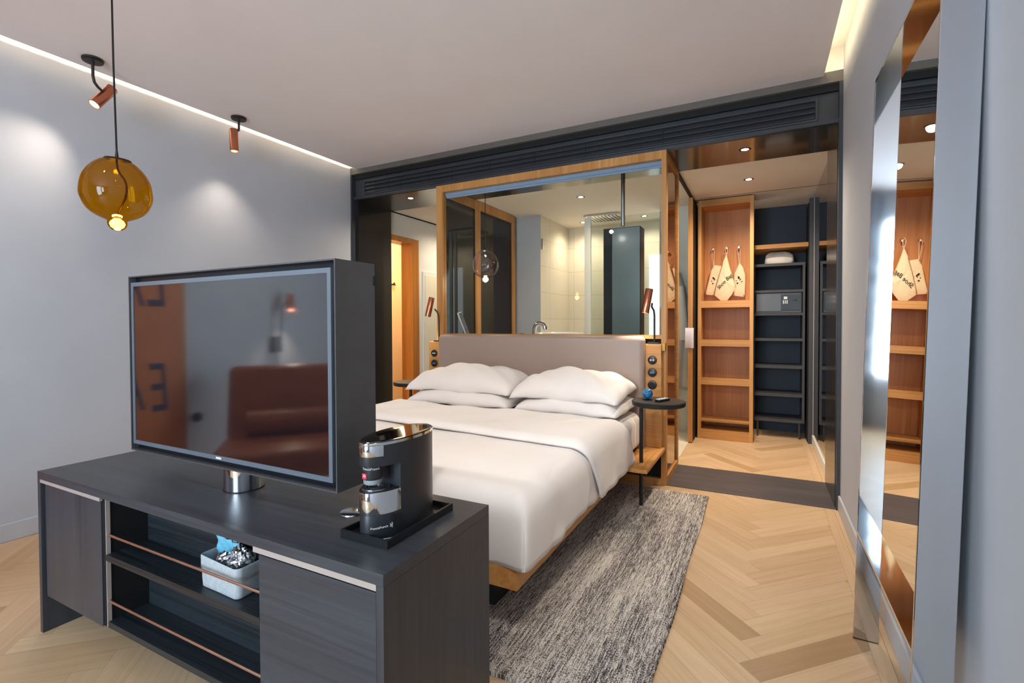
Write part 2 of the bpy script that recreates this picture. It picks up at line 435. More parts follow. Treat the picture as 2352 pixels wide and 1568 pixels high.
# rear wall with two window openings (behind the camera)
rb = MB()
for x0, x1, z0, z1 in [(XL, -1.9, 0, 2.85), (-.95, -.9, 0, 2.85), (-.36, XR, 0, 2.85), (-1.9, -.95, 0, .1), (-1.9, -.95, 2.5, 2.85), (-.9, -.36, 0, .55), (-.9, -.36, 2.35, 2.85)]:
    rb.box(x0, x1, YREAR-.1, YREAR, z0, z1)
struct(rb.build('wall_rear', m_wall), 'grey wall with the two windows')
for i, (x0, x1, z0, z1) in enumerate([(-1.9, -.95, .1, 2.5), (-.9, -.36, .55, 2.35)]):
    w = MB(); t = .05
    w.box(x0, x0+t, YREAR-.06, YREAR-.01, z0, z1); w.box(x1-t, x1, YREAR-.06, YREAR-.01, z0, z1)
    w.box(x0+t, x1-t, YREAR-.06, YREAR-.01, z0, z0+t); w.box(x0+t, x1-t, YREAR-.06, YREAR-.01, z1-t, z1)
    if i == 0: w.box(-1.45, -1.4, YREAR-.06, YREAR-.01, .15, 2.45)
    struct(w.build('window_%d' % (i+2), m_white), 'white window frame in the rear wall')
# ceiling slab with light coves along both long walls
struct(B(XL+.08, XR-.10, YREAR, YP, ZC, ZC+.02).build('ceiling', m_ceil), 'pale mauve grey ceiling')
struct(B(XL, XR, YREAR-.1, YP+.1, 2.80, 2.86).build('ceiling_cove', m_ceil), 'upper ceiling above the light coves')
struct(B(XL+.215, XL+.225, YREAR, YP, ZC+.021, ZC+.03).build('trim_2', m_led), 'glowing LED tape in the cove of the spotlit wall')
struct(B(XR-.13, XR-.12, YREAR, YP, ZC+.03, ZC+.05).build('trim_3', m_led), 'glowing LED tape in the cove above the mirror')
def skirting(name, x0, x1, y0, y1, label):
    struct(MB().box(x0, x1, y0, y1, 0, .097, .004).build(name, m_base), label)
skirting('baseboard_left', XL, XL+.014, YREAR, YP-.005, 'pale grey baseboard along the spotlit wall')
skirting('baseboard_right', XR-.013, XR, YREAR, YP-.01, 'pale grey baseboard under the leaning mirror')

# ------------------------------------------------------------------ dark portal around the bed head
p = MB(); y = YP
struct(B(XL, XR, y, y+.05, 2.597, ZC+.02).build('trim_10', plain('lit_steel_lip', '6a655f', .45, metal=.2, var=.05)), 'steel lip along the top of the portal, painted paler for the ceiling light on it')  # paler than the portal steel: ceiling light put into its colour
p.box(XR-.02, XR+.01, y, y+.05, 0, 2.597); p.box(XL, XL+.018, y, y+.05, 0, 2.597)
p.box(XL+.018, XR-.02, y+.05, y+.06, ZH, 2.6)            # recessed fascia
p.box(XL+.018, XR-.02, y+.022, y+.05, ZH, 2.385)
struct(p.build('trim_4', m_portal_front), 'dark steel fascia and edges of the portal')
struct(B(XL+.018, XR-.02, y+.028, y+.05, 2.555, 2.597).build('trim_5', m_void), 'black strip painting the shade in the gap at the top of the portal')  # solid strip, the shade of the gap put into its black
p = MB()
p.box(XL, XR-.02, y+.05, YB, ZH-.004, ZH+.03)
struct(p.build('ceiling_portal', m_portal), 'glossy dark soffit of the portal')
struct(B(XL, -3.525, y+.05, 4.06, 0, ZH-.004).build('wall_portal_left', m_portal), 'glossy dark lining on the corridor side of the portal')
struct(B(.402, XR+.01, y+.05, YB, 0, ZH-.004).build('wall_portal_right', m_portal), 'glossy dark lining on the wardrobe side of the portal')
struct(B(XL, XR, YP, YP+.05, ZC+.02, 2.86).build('wall_head', m_ceil), 'wall strip closing the coves above the portal')
# long ventilation grille in the fascia
gr = thing('ventilation_grille', (-1.57, y+.03, 2.40), 'long dark louvred air grille set in the header above the bed', 'air grille')
fr = MB(); gx0, gx1, gz0, gz1 = -3.42, .285, 2.403, 2.515
fr.box(gx0-.012, gx1+.012, y+.03, y+.05, gz0-.012, gz0); fr.box(gx0-.012, gx1+.012, y+.03, y+.05, gz1, gz1+.012)
fr.box(gx0-.012, gx0, y+.03, y+.05, gz0, gz1); fr.box(gx1, gx1+.012, y+.03, y+.05, gz0, gz1)
fr.build('frame', m_portal_front, gr)
B(gx0, gx1, y+.042, y+.0495, gz0, gz1).build('backing', m_void, gr)
js = [gx0, -3.29, -3.13, -2.98, -2.66, -2.41, -2.03, -1.62, -1.2, -.63, gx1]
for r in range(3):
    zb = gz0+.004+r*.036
    s = MB()
    for a, c in zip(js, js[1:]):
        s.quad((a+.002, y+.028, zb), (c-.002, y+.028, zb), (c-.002, y+.040, zb+.027), (a+.002, y+.040, zb+.027))
        s.box(a+.002, c-.002, y+.027, y+.031, zb-.001, zb+.003)
    s.build('slat', m_portal_front, gr)

def downlight(x, y, z, label, power, ang=155, col=WARM2, ring=m_blackmetal, proto=None, group='recessed ceiling downlights'):
    if proto is None:
        t = thing('downlight', (x, y, z), label, 'ceiling light', group)
        MB().lathe([(.024, -.001), (.036, -.003), (.04, -.001), (.04, .0)], (x, y, z), 28).build('ring', ring, t, True)
        MB().lathe([(0, -.0015), (.024, -.0015)], (x, y, z), 28).build('lens', m_lens, t)
    else: t = dup(proto, Vector((x, y, z))-Vector(proto.location), label)
    spot('downlight_beam', (x, y, z-.008), (0, 0, -1), power, col, ang, 1.0, .03)
    return t
d0 = downlight(-.115, 3.80, ZH-.004, 'downlight in the dark soffit before the wardrobes', 34)
downlight(-3.017, 3.755, ZH-.004, 'downlight in the dark soffit on the corridor side', 24, proto=d0)

# ------------------------------------------------------------------ corridor and wardrobe zone beyond the portal
struct(B(-5.4, .55, YB, 6.0, ZH, ZH+.04).build('ceiling_beyond', m_cream), 'cream ceiling over bathroom, corridor and wardrobes')
struct(B(-.55, .46, 5.10, 5.106, ZH-.002, ZH).build('trim_6', m_portal), 'dark joint across the ceiling before the wardrobes')
struct(B(.43, .53, YB, 6.0, 0, ZH).build('wall_wardrobe_side', m_wall), 'grey wall beside the wardrobes')
struct(MB().box(.416, .43, YB, 5.34, 0, .09, .003).build('baseboard_wardrobe', m_white), 'white baseboard by the dark post')
struct(B(-.62, .53, 5.86, 5.95, 0, ZH).build('wall_wardrobe_back', m_navy), 'navy rear wall behind the shelf unit')
struct(B(-2.6, -.60, 5.93, 6.03, 0, ZH).build('wall_bathroom_back', m_tile), 'cream tiled rear wall of the shower')
struct(B(-2.56, -2.22, 5.03, 5.93, 0, ZH).build('wall_bathroom_left', m_tile), 'cream tiled wall of the shower')
struct(B(-2.53, -2.215, 5.02, 5.03, 0, ZH).build('trim_7', m_wall), 'grey wall end beside the shower')
struct(B(-.98, -.60, 5.36, 5.42, 0, ZH).build('wall_bathroom_right', m_white), 'white bathroom wall where the robe hangs')
wm = thing('mirror_wall_panel', (.429, 4.7, .1), 'dark mirror panel on the wall beside the wardrobes', 'wall mirror')
B(.4265, .4295, YB+.005, 5.33, .095, 2.34).build('glass', metal('dark_mirror', '8d8a88', .02), wm)
# corridor on the left
cw = MB()
cw.box(-3.65, -3.55, 4.06, 4.08, 0, ZH); cw.box(-3.65, -3.55, 4.06, 4.55, 2.10, ZH)
cw.box(-3.65, -3.55, 4.55, 6.0, 0, ZH)
struct(cw.build('wall_corridor', m_white), 'pale corridor wall seen past the bed')
fw = MB()
fw.box(-3.70, -3.54, 4.43, 4.545, 0, 2.05); fw.box(-3.70, -3.54, 4.08, 4.545, 2.05, 2.11)
struct(fw.build('door_1', m_door_wood), 'orange wood door frame in the corridor')
struct(B(-3.553, -3.543, 4.09, 5.4, ZH-.012, ZH).build('trim_8', m_void), 'dark joint along the corridor ceiling')
struct(B(-4.6, -4.5, 3.6, 6.0, 0, ZH).build('wall_closet', m_warmwall), 'warm lit wall inside the corridor closet')
struct(B(-4.6, -3.66, 5.6, 5.7, 0, ZH).build('wall_closet_end', m_warmwall), 'end wall of the corridor closet')
struct(B(-4.6, -3.66, 3.5, 3.6, 0, ZH).build('wall_closet_near', m_warmwall), 'near wall of the corridor closet')
struct(B(-3.55, -2.5, 5.7, 5.8, 0, ZH).build('wall_corridor_end', m_white), 'end wall of the corridor')
dw = thing('door_2', (-3.54, 4.62, 0), 'white panel door in the corridor wall', 'door'); dw['kind'] = 'structure'; del dw['category']
B(-3.55, -3.535, 4.62, 5.5, 0, 1.76).build('frame', m_white, dw)
B(-3.536, -3.53, 4.655, 5.45, 0, 1.72).build('panel', plain('ivory_door', 'e6e2cc', .4, var=.02), dw)
hk = tag(MB().tube([(-4.5, 5.15, 1.68), (-4.44, 5.15, 1.68), (-4.42, 5.15, 1.70)], .012).tube([(-4.47, 5.08, 1.68), (-4.47, 5.22, 1.68)], .010).build('coat_hook', m_blackmetal, smooth=True),
         'black coat hook on the warm closet wall in the corridor', 'hook')
pointl('closet_lamp', (-4.0, 4.7, 2.2), 20, WARM, .08)
downlight(-3.1, 4.9, ZH, 'downlight in the corridor ceiling beyond the bed', 30, proto=d0)
downlight(-.11, 4.62, ZH, 'downlight in the cream ceiling before the wooden shoe cupboard', 74, proto=d0)

# ------------------------------------------------------------------ glazed oak box between bedroom and bathroom
w1 = thing('window_1', (-1.58, YP, 0), 'oak framed glass partition above the headboard', 'window'); w1['kind'] = 'structure'; del w1['category']
f = MB()
f.box(-2.557, -2.495, YP, YP+.06, 0, ZH-.006); f.box(-.634, -.60, YP, YP+.06, 0, ZH-.006)
f.box(-2.495, -.634, YP, YP+.06, 2.296, ZH-.006)
f.build('frame', m_oak, w1)
B(-2.495, -.634, YP+.002, YP+.06, 1.035, 1.062).build('sill', m_oak_x, w1)
B(-2.495, -.634, YP, YP+.05, 0, .045).build('bottom_rail', m_oak_x, w1)
B(-2.495, -.634, YP+.035, YP+.05, .045, 1.035).build('backing', m_void, w1)
B(-2.495, -.634, YP+.024, YP+.03, 1.062, 2.296).build('pane', m_glass, w1)
# side of the box towards the wardrobes, with a bronze mirror
f = MB()
f.box(-.634, -.60, YP+.06, YB, 0, .05); f.box(-.634, -.60, YP+.06, YB, 2.31, ZH-.006); f.box(-.634, -.60, YB-.045, YB, .05, 2.31)
f.build('side_frame', m_oak_y, w1)
B(-.622, -.612, YP+.06, YB-.045, .05, 2.31).build('mirror_panel', m_smoke_mirror, w1)
# side of the box towards the corridor: two dark glass leaves
f = MB()
f.box(-2.545, -2.495, YP+.06, 4.95, 2.27, ZH-.006); f.box(-2.545, -2.495, 4.12, 4.19, 0, 2.27); f.box(-2.545, -2.495, 4.9, 4.95, 0, 2.27)
f.build('corridor_frame', m_oak, w1)
B(-2.523, -2.517, YP+.06, 4.9, 0, 2.27).build('dark_pane', m_glass_dark, w1)
B(-2.56, -2.55, YP+.06, 5.02, 0, ZH-.01).build('dark_backing', plain('dark_blue_panel', '222b36', .4), w1)
bl = thing('roller_blind', (-1.57, YP+.05, 2.26), 'rolled up pale blue blind inside the top of the glass partition', 'blind')
MB().tube([(-2.49, YP+.062, 2.285), (-.64, YP+.062, 2.285)], .021, 16).build('roll', m_blind, bl, True)
B(-2.485, -.645, YP+.058, YP+.064, 2.252, 2.268).build('hem_bar', m_blind, bl)
MB().tube([(-.643, YP+.062, 2.285), (-.636, YP+.062, 2.285)], .02).build('bracket', m_blackmetal, bl)
MB().tube([(-2.494, YP+.062, 2.285), (-2.487, YP+.062, 2.285)], .02).build('bracket', m_blackmetal, bl)

# ------------------------------------------------------------------ bathroom contents
vt = thing('vanity_counter', (-1.6, 3.95, .8), 'white vanity counter behind the glass partition', 'vanity')
B(-2.45, -.75, 3.66, 4.25, .86, .93).build('worktop', m_ceramic, vt)
B(-2.42, -.78, 3.68, 4.22, .35, .86).build('cabinet', m_oak_x, vt)
bs = tag(MB().lathe([(.0, .02), (.16, .025), (.20, .13), (.21, .137), (.215, .13), (.18, 0), (0, 0)], (-1.58, 3.98, .93), 40).build('wash_basin', m_ceramic, smooth=True), 'white round wash basin on the vanity counter', 'basin')
fa = thing('faucet', (-1.80, 3.93, .93), 'curved chrome faucet beside the wash basin', 'tap')
MB().tube([(-1.80, 3.95, .93), (-1.80, 3.95, 1.09), (-1.795, 3.95, 1.12), (-1.775, 3.95, 1.142), (-1.745, 3.95, 1.148), (-1.715, 3.95, 1.138), (-1.70, 3.95, 1.115), (-1.70, 3.95, 1.095)], .020, 14).build('spout', m_chrome, fa, True)
MB().tube([(-1.8, 3.99, .93), (-1.8, 3.99, .98)], .014).build('lever', m_chrome, fa, True)
so = tag(MB().lathe([(0, 0), (.045, 0), (.05, .06), (.05, .10), (.03, .125), (0, .13)], (-1.93, 3.95, .93), 24).build('soap_dispenser', m_plastic, smooth=True), 'small black soap dispenser by the chrome faucet', 'dispenser')
mx = Matrix.Translation((-2.33, 3.76, .93)) @ Matrix.Rotation(math.radians(-18), 4, 'Y') @ Matrix.Rotation(math.radians(10), 4, 'X')
bk = thing('brochure', (-2.33, 3.76, .93), 'leaning brochure with dark printed cover on the vanity counter', 'brochure')
MB().box(-.006, .006, -.03, .03, .0, .34, mtx=mx).build('pages', m_white, bk)
MB().box(.006, .008, -.027, .027, .05, .335, mtx=mx).build('cover', plain('brochure_cover', '3b3f5c', .4, var=.5, scale=30), bk)
pm = thing('pole_mirror', (-1.0, 3.95, 1.0), 'double sided mirror hung on a steel pole behind the glass', 'mirror')
MB().tube([(-1.005, 3.93, ZH), (-1.005, 3.93, 1.93)], .017, 14).build('pole', m_steel, pm, True)
B(-1.145, -.85, 3.86, 4.0, .99, 1.905, .003).build('body', m_plastic, pm)
B(-1.145, -1.075, 3.857, 3.8598, .992, 1.905).build('dark_edge', m_void, pm)
B(-1.074, -.855, 3.855, 3.8595, .995, 1.90).build('mirror_face', plain('tinted_mirror', '65726f', .2, metal=0, var=.02, coat=.3), pm)
MB().quad((-1.145, 3.86, 1.905), (-.85, 3.86, 1.905), (-.86, 4.0, 1.935), (-1.135, 4.0, 1.935)).build('top_cover', plain('blue_steel', '5d86b8', .35, metal=.3), pm)
# lilac pendant lamp
def pendant(name, c, R, H, glass, bulbm, top, label, group, cordx=0, cm=m_blackmetal):
    x, y, z = c; t = thing(name, (x, y, z), label, 'pendant lamp', group)
    k = R/.113; key = [(0, .131), (.30, .129), (.60, .108), (.83, .075), (.95, .042), (1, .0), (.985, -.02), (.92, -.042), (.84, -.060), (.72, -.076), (.54, -.090), (.37, -.099), (.28, -.104)]
    pr = []
    for i in range(len(key)-1):
        p0, p1, p2, p3 = key[max(i-1, 0)], key[i], key[i+1], key[min(i+2, len(key)-1)]
        for j in range(4):
            t_ = j/4
            pr.append(tuple((R if q == 0 else k)*.5*(2*p1[q]+(p2[q]-p0[q])*t_+(2*p0[q]-5*p1[q]+4*p2[q]-p3[q])*t_*t_+(3*p1[q]-p0[q]-3*p2[q]+p3[q])*t_**3) for q in (0, 1)))
    pr[0] = (0, .131*k)
    rb = .031*k; zb = -.113*k
    for i in range(0, 12):
        q = .25-i*(PI/2+.25)/11; pr.append((rb*math.cos(q) if i < 11 else 0, zb+rb*math.sin(q)))
    z0 = 0
    MB().lathe([(max(r, 0.0), zz) for r, zz in pr], c, 48).build('glass_shade', glass, t, True, angle=80)
    b = MB().lathe([(0, .018*k), (.010*k, .016*k), (.021*k, .005*k), (.0245*k, -.005*k), (.020*k, -.016*k), (.010*k, -.023*k), (0, -.025*k)], (x, y, z+zb), 20).build('bulb', bulbm, t, True)
    zt = z+.129*k
    MB().lathe([(0, .004), (.040*k, .000), (.043*k, -.003), (.040*k, -.004), (0, -.001)], (x+.012*k, y, zt), 32, axis=(.10, 0, 1)).build('cap', cm, t, True)
    MB().lathe([(.0035, .03), (.0055, .012), (.007, 0)], (x+.005*k, y, zt+.003), 14).build('grommet', cm, t, True)
    MB().tube([(x+cordx, y, top), (x+cordx*.6, y, z+.5*(top-z)), (x+.005*k, y, zt+.02)], .0035, 8).build('cord', cm, t, True)
    pts = []
    kp = [(.004, .128), (.006, .105), (.016, .082), (.038, .060), (.060, .040), (.071, .015), (.066, -.018), (.044, -.045), (.016, -.070), (.002, -.096)]
    for i in range(len(kp)-1):
        for j in range(4):
            q0, q1, q2, q3 = kp[max(i-1, 0)], kp[i], kp[i+1], kp[min(i+2, len(kp)-1)]; t_ = j/4
            c2 = [.5*(2*q1[w_]+(q2[w_]-q0[w_])*t_+(2*q0[w_]-5*q1[w_]+4*q2[w_]-q3[w_])*t_*t_+(3*q1[w_]-q0[w_]-3*q2[w_]+q3[w_])*t_**3) for w_ in (0, 1)]
            pts.append((x+c2[0]*k, y, z+c2[1]*k))
    MB().tube(pts, .0036*k, 8).build('inner_cord', plain('dark_red_flex', '3a0e0a', .5), t, True)
    pointl('pendant_glow', (x, y, z+zb-rb-.02), .9*k, (1, .7, .36), .03)
    return t
pendant('pendant_lamp', (-2.187, .975, 1.650), .112, .2, m_amber, m_bulb, ZC, 'amber glass pendant lamp with glowing bulb, above the black sideboard', 'blown glass pendant lamps', -.012)
pendant('pendant_lamp', (-2.244, 3.85, 1.675), .121, .2, m_purple, m_bulb2, ZH, 'lilac clear glass pendant lamp seen through the glass partition', 'blown glass pendant lamps')
# shower
sh = thing('rain_shower_head', (-1.6, 5.45, ZH-.03), 'square rain shower head under the bathroom ceiling', 'shower head')
B(-1.8, -1.4, 5.28, 5.62, ZH-.025, ZH-.001, .004).build('plate', m_steel, sh)
nz = MB()
for i in range(9):
    for j in range(8): nz.lathe([(.006, 0), (.006, -.004), (0, -.005)], (-1.76+i*.04, 5.31+j*.04, ZH-.025), 6)
nz.build('nozzle_grid', m_blackmetal, sh)['kind'] = 'stuff'
st = thing('shower_screen', (-1.5, 5.0, 0), 'frameless glass shower screen with white edge strips', 'shower screen')
B(-1.62, -.80, 4.995, 5.003, .01, 2.25).build('pane', m_glass_grey, st)
B(-1.655, -1.62, 4.985, 5.01, .01, 2.27).build('edge_strip', m_white, st)
B(-1.70, -1.665, 5.02, 5.04, .01, 2.27).build('edge_strip', m_white, st)
struct(B(-1.2, -.66, 5.915, 5.929, .75, 1.95).build('window_4', m_frost), 'frosted shower window glowing with daylight')
pl = MB().box(-2.225, -2.2, 5.06, 5.075, 1.98, 2.1)
tag(pl.build('door_hinge', m_chrome), 'small chrome hinge high on the grey shower wall end', 'hinge')
for (x, y2, lb) in [(-1.56, 4.5, 'large downlight in the bathroom ceiling nearest the glass'), (-1.93, 5.65, 'downlight at the left of the shower ceiling'), (-1.2, 5.64, 'downlight at the right of the shower ceiling')]:
    downlight(x, y2, ZH, lb, 19, proto=d0)
# bathrobe on the bathroom wall
rb_ = thing('bathrobe', (-.73, 5.3, .48), 'white terry bathrobe hanging beside the sliding door', 'bathrobe')
def robe(u, v):
    z = 1.66-1.17*v; w = .05+.12*min(1, v*2.2)+.02*math.sin(v*6)
    a = 2*PI*u; fx = math.cos(a); fy = math.sin(a)
    fold = .012*math.sin(a*5+v*3)*min(1, v*3)
    return (-.79+(w+fold)*fx*.75, 5.28+(.045+fold)*fy, z)
MB().grid(robe, 40, 30).build('gown', m_robe, rb_, True, angle=180)
def sleeve(u, v):
    a = 2*PI*u; return (-.735+.03*v+.045*math.cos(a)*(.6+.5*v), 5.235+.035*math.sin(a), 1.52-.55*v)
MB().grid(sleeve, 16, 12).build('sleeve', m_robe, rb_, True, angle=180)
tag(MB().tube([(-.79, 5.36, 1.70), (-.79, 5.30, 1.70), (-.79, 5.285, 1.72)], .008).build('wall_hook', m_blackmetal, smooth=True), 'black wall hook holding the white bathrobe', 'hook')
# sliding door with copper pull
sd = thing('sliding_door', (-.61, 5.0, 0), 'oak edged sliding door with square copper pull, open beside the bathrobe', 'door')
B(-.632, -.592, 4.905, 4.94, .008, ZH-.03).build('edge', m_oak, sd)
B(-.632, -.592, 4.94, 5.32, .008, ZH-.03).build('leaf', m_void, sd)
MB().box(-.658, -.578, 4.895, 4.904, .905, 1.10, .002).build('pull', m_copper_pale, sd)
struct(B(-.622, -.602, YB, 5.3, ZH-.028, ZH).build('trim_9', m_void), 'black ceiling track of the sliding door')

# ------------------------------------------------------------------ wooden shoe cupboard with bags
cp = thing('shoe_cupboard', (-.324, 5.15, 0), 'open oak cupboard with three knobs and shoe racks', 'cupboard')
cy, cyb = 5.15, 5.46
B(-.571, -.540, cy, cyb, .0, ZH-.012).build('side_panel', m_oak, cp)
B(-.109, -.077, cy, cyb, .0, ZH-.012).build('side_panel', m_oak, cp)
B(-.540, -.109, cy, cyb, 2.285, ZH-.012).build('top_panel', m_oak_x, cp)
B(-.540, -.109, cyb-.015, cyb, .09, 2.285).build('back_panel', m_oak_red, cp)
B(-.540, -.109, cy, cyb-.015, .0, .093).build('plinth', m_oak_x, cp)
for z0, z1 in ((1.294, 1.361), (.917, .981), (.538, .606)):
    s = MB().box(-.540, -.109, cy+.004, cy+.022, z0, z1).box(-.540, -.109, cy+.022, cyb-.015, z0, z0+.018)
    s.build('shoe_rack', m_oak_x, cp)
MB().box(-.540, -.109, cy+.004, cy+.016, .184, .202).box(-.54, -.109, cy+.016, cyb-.015, .17, .186).build('shoe_rack', m_oak_x, cp)
kn = []
for i, x in enumerate((-.452, -.325, -.215)):
    k = MB().lathe([(.006, 0), (.006, .03), (.013, .034), (.016, .045), (.011, .052), (0, .053)], (x, cyb-.015, 1.90), 18, axis=(0, -1, 0)).build('knob', m_copper_pale, cp, True)
def bag(name, pts, y, cx, hx, label, up=None, txt=None, blot=None, dep=.03):
    """flat cotton bag: outline pts (x,z), bulged; hung by two cords from a knob at (hx, 1.90)"""
    t = thing(name, (cx, y, min(p[1] for p in pts)), label, 'cloth bag', 'drawstring bags on the cupboard knobs')
    mb = MB(); n = len(pts); cxm = sum(p[0] for p in pts)/n; czm = sum(p[1] for p in pts)/n
    fine = []
    for i in range(n):
        a, c = pts[i], pts[(i+1) % n]
        for k in range(6): fine.append((a[0]+(c[0]-a[0])*k/6, a[1]+(c[1]-a[1])*k/6))
    rings = []
    for sgn in (-1, 1):
        for j in range(0, 7):
            s = j/6; dd = dep*.5*(1-(1-s)**2.2 if False else math.sqrt(max(0, 1-(1-s)**2)))
            rings.append((sgn, s, dd))
    for sgn in (-1, 1):
        prev = None
        for j in range(0, 7):
            s = j/6; dd = dep*.5*math.sqrt(max(0, 1-(1-s)**2))
            ring = [mb.b.verts.new((cxm+(x-cxm)*(1-s), y+sgn*dd+.0025*math.sin(17*x+31*z)*s, czm+(z-czm)*(1-s))) for x, z in fine] if j < 6 else [mb.b.verts.new((cxm, y+sgn*dd, czm))]
            if prev:
                m_ = len(prev)
                for k in range(m_):
                    if len(ring) > 1: mb.b.faces.new([prev[k], prev[(k+1) % m_], ring[(k+1) % m_], ring[k]])
                    else: mb.b.faces.new([prev[k], prev[(k+1) % m_], ring[0]])
            prev = ring
    mb.build('cloth', m_cotton_bag, t, True, angle=120)
    tp = up if up else max(pts, key=lambda p: p[1])
    MB().tube([(tp[0]-.002, y, tp[1]-.004), (hx-.012, y+.004, 1.885), (hx, y+.006, 1.913), (hx+.012, y+.004, 1.885), (tp[0]+.004, y, tp[1]-.004)], .0025, 6).build('drawstring', m_cotton_bag, t, True)
    if txt: text('lettering', txt, .050, (cxm-.012, y-dep*.5-.003, czm-.005), (PI/2, math.radians(-47), 0), m_print, t, .35)
    if blot:
        for px, pz, a, bb, rot in blot:
            q = MB(); 
            q.lathe([(0, 0), (1, 0), (1, .0008), (0, .0008)], (0, 0, 0), 20)
            for v in q.b.verts:
                X, Y = v.co.x*a*.8, v.co.y*bb*.8; v.co = Vector((px+X*math.cos(rot)-Y*math.sin(rot), y-dep*.5-.001-v.co.z, pz+X*math.sin(rot)+Y*math.cos(rot)))
            q.build('printed_mark', m_print, t)
    return t
bag('laundry_bag', [(-.445, 1.735), (-.37, 1.72), (-.36, 1.60), (-.38, 1.42), (-.53, 1.435), (-.50, 1.56), (-.475, 1.68)], cyb-.075, -.45, -.452, 'cotton bag with small printed mark on the first knob, behind the lettered bag',
    up=(-.447, 1.735), blot=[(-.447, 1.60, .010, .016, .5), (-.437, 1.585, .006, .018, -.4), (-.452, 1.545, .010, .009, 0), (-.462, 1.57, .004, .008, .6)])
bag('shoe_bag', [(-.322, 1.83), (-.295, 1.72), (-.265, 1.60), (-.235, 1.50), (-.27, 1.43), (-.315, 1.366), (-.372, 1.366), (-.44, 1.43), (-.40, 1.60), (-.36, 1.74)], cyb-.14, -.33, -.325, 'cotton bag lettered Shoe Bag hanging on the middle knob of the cupboard',
    up=(-.322, 1.83), txt='Shoe Bag')
bag('dry_cleaning_bag', [(-.21, 1.75), (-.17, 1.69), (-.15, 1.62), (-.15, 1.52), (-.155, 1.40), (-.27, 1.42), (-.262, 1.55), (-.258, 1.64)], cyb-.07, -.2, -.215, 'cotton bag with printed mark hanging on the third knob of the cupboard',
    up=(-.21, 1.75), blot=[(-.213, 1.595, .012, .018, .4), (-.20, 1.575, .006, .014, -.4), (-.225, 1.54, .011, .009, 0), (-.185, 1.555, .010, .005, .5), (-.235, 1.565, .008, .004, .2)])

# ------------------------------------------------------------------ charcoal shelf unit, safe, wooden shelf
su = thing('shelf_unit', (.15, 5.5, 0), 'charcoal open shelf unit on slim legs holding the safe', 'shelf unit')
uy, uyb = 5.50, 5.84
B(-.085, -.068, uy, uyb, .162, 1.73).build('side_panel', m_dark_unit, su)
B(.345, .366, uy, uyb, .162, 1.73).build('side_panel', m_dark_unit, su)
for z0, z1 in ((1.703, 1.73), (1.443, 1.468), (1.216, 1.24), (.963, .989), (.692, .722), (.413, .443), (.16, .19)):
    B(-.068, .345, uy, uyb, z0, z1).build('shelf', m_dark_unit, su)
B(-.068, .345, uyb-.012, uyb, .19, 1.703).build('back_panel', m_navy, su)
for x in (-.04, .325):
    for yy in (uy+.02, uyb-.03):
        MB().tube([(x, yy, 0), (x, yy, .16)], [.007, .012], 10).build('leg', m_dark_unit, su, True)
sf = thing('safe', (.13, 5.53, 1.24), 'charcoal hotel room safe with keypad on the shelf unit', 'safe')
B(-.062, .338, uy+.01, uyb-.02, 1.241, 1.44, .004).build('body', m_plastic_grey, sf)
B(-.05, .16, uy+.003, uy+.0099, 1.26, 1.43).build('door', plain('safe_door', '55585c', .35), sf)
B(.16, .325, uy+.001, uy+.0099, 1.27, 1.42).build('keypad_panel', m_plastic, sf)
B(.185, .215, uy-.001, uy+.0009, 1.375, 1.40).build('display', m_light_print, sf)
for i in range(3):
    B(.178+.016*i, .186+.016*i, uy-.001, uy+.0009, 1.33, 1.365).build('key', m_light_print, sf)
MB().tube([(.29, uy+.001, 1.365), (.29, uy-.015, 1.365)], .012).box(.265, .292, uy-.018, uy-.012, 1.36, 1.37).build('turn_knob', m_blackmetal, sf)
ws = tag(B(-.075, .384, 5.40, 5.858, 1.866, 1.908, .002).build('wardrobe_shelf', m_oak_x), 'single oak shelf fixed above the charcoal shelf unit', 'shelf')
def towel(u, v):
    a = 2*PI*u; x = (abs(math.cos(a))**.6)*math.copysign(1, math.cos(a)); yv = (abs(math.sin(a))**.6)*math.copysign(1, math.sin(a))
    pr = [(.1, 0), (1.0, 0), (1.05, .25), (1.02, .5), (.96, .75), (.72, .97), (.35, 1.03), (0, 1.05)]
    f = v*(len(pr)-1); i = min(int(f), len(pr)-2); t = f-i
    r = pr[i][0]*(1-t)+pr[i+1][0]*t; h = pr[i][1]*(1-t)+pr[i+1][1]*t
    wob = 1+.03*math.sin(3*a+5*v)+.02*math.sin(7*a)
    return (.145+.125*x*r*wob, 5.63+.11*yv*r*wob, 1.7305+h*(.115+.006*math.sin(9*x+4*yv)))
tag(MB().grid(towel, 48, 21).build('folded_towel', m_towel, smooth=True, angle=180), 'folded white towel on top of the charcoal shelf unit', 'towel')
ps = thing('wardrobe_post', (.40, 5.37, 0), 'tall charcoal post beside the shelf unit', 'post')
B(.388, .424, 5.36, 5.42, 0, 2.31).build('upright', m_dark_unit, ps)
B(.424, .429, 5.36, 5.38, 0, 2.31).build('edge_strip', m_alu, ps)
B(.384, .392, 5.42, 5.70, 0, 2.28).build('side_leaf', m_void, ps)

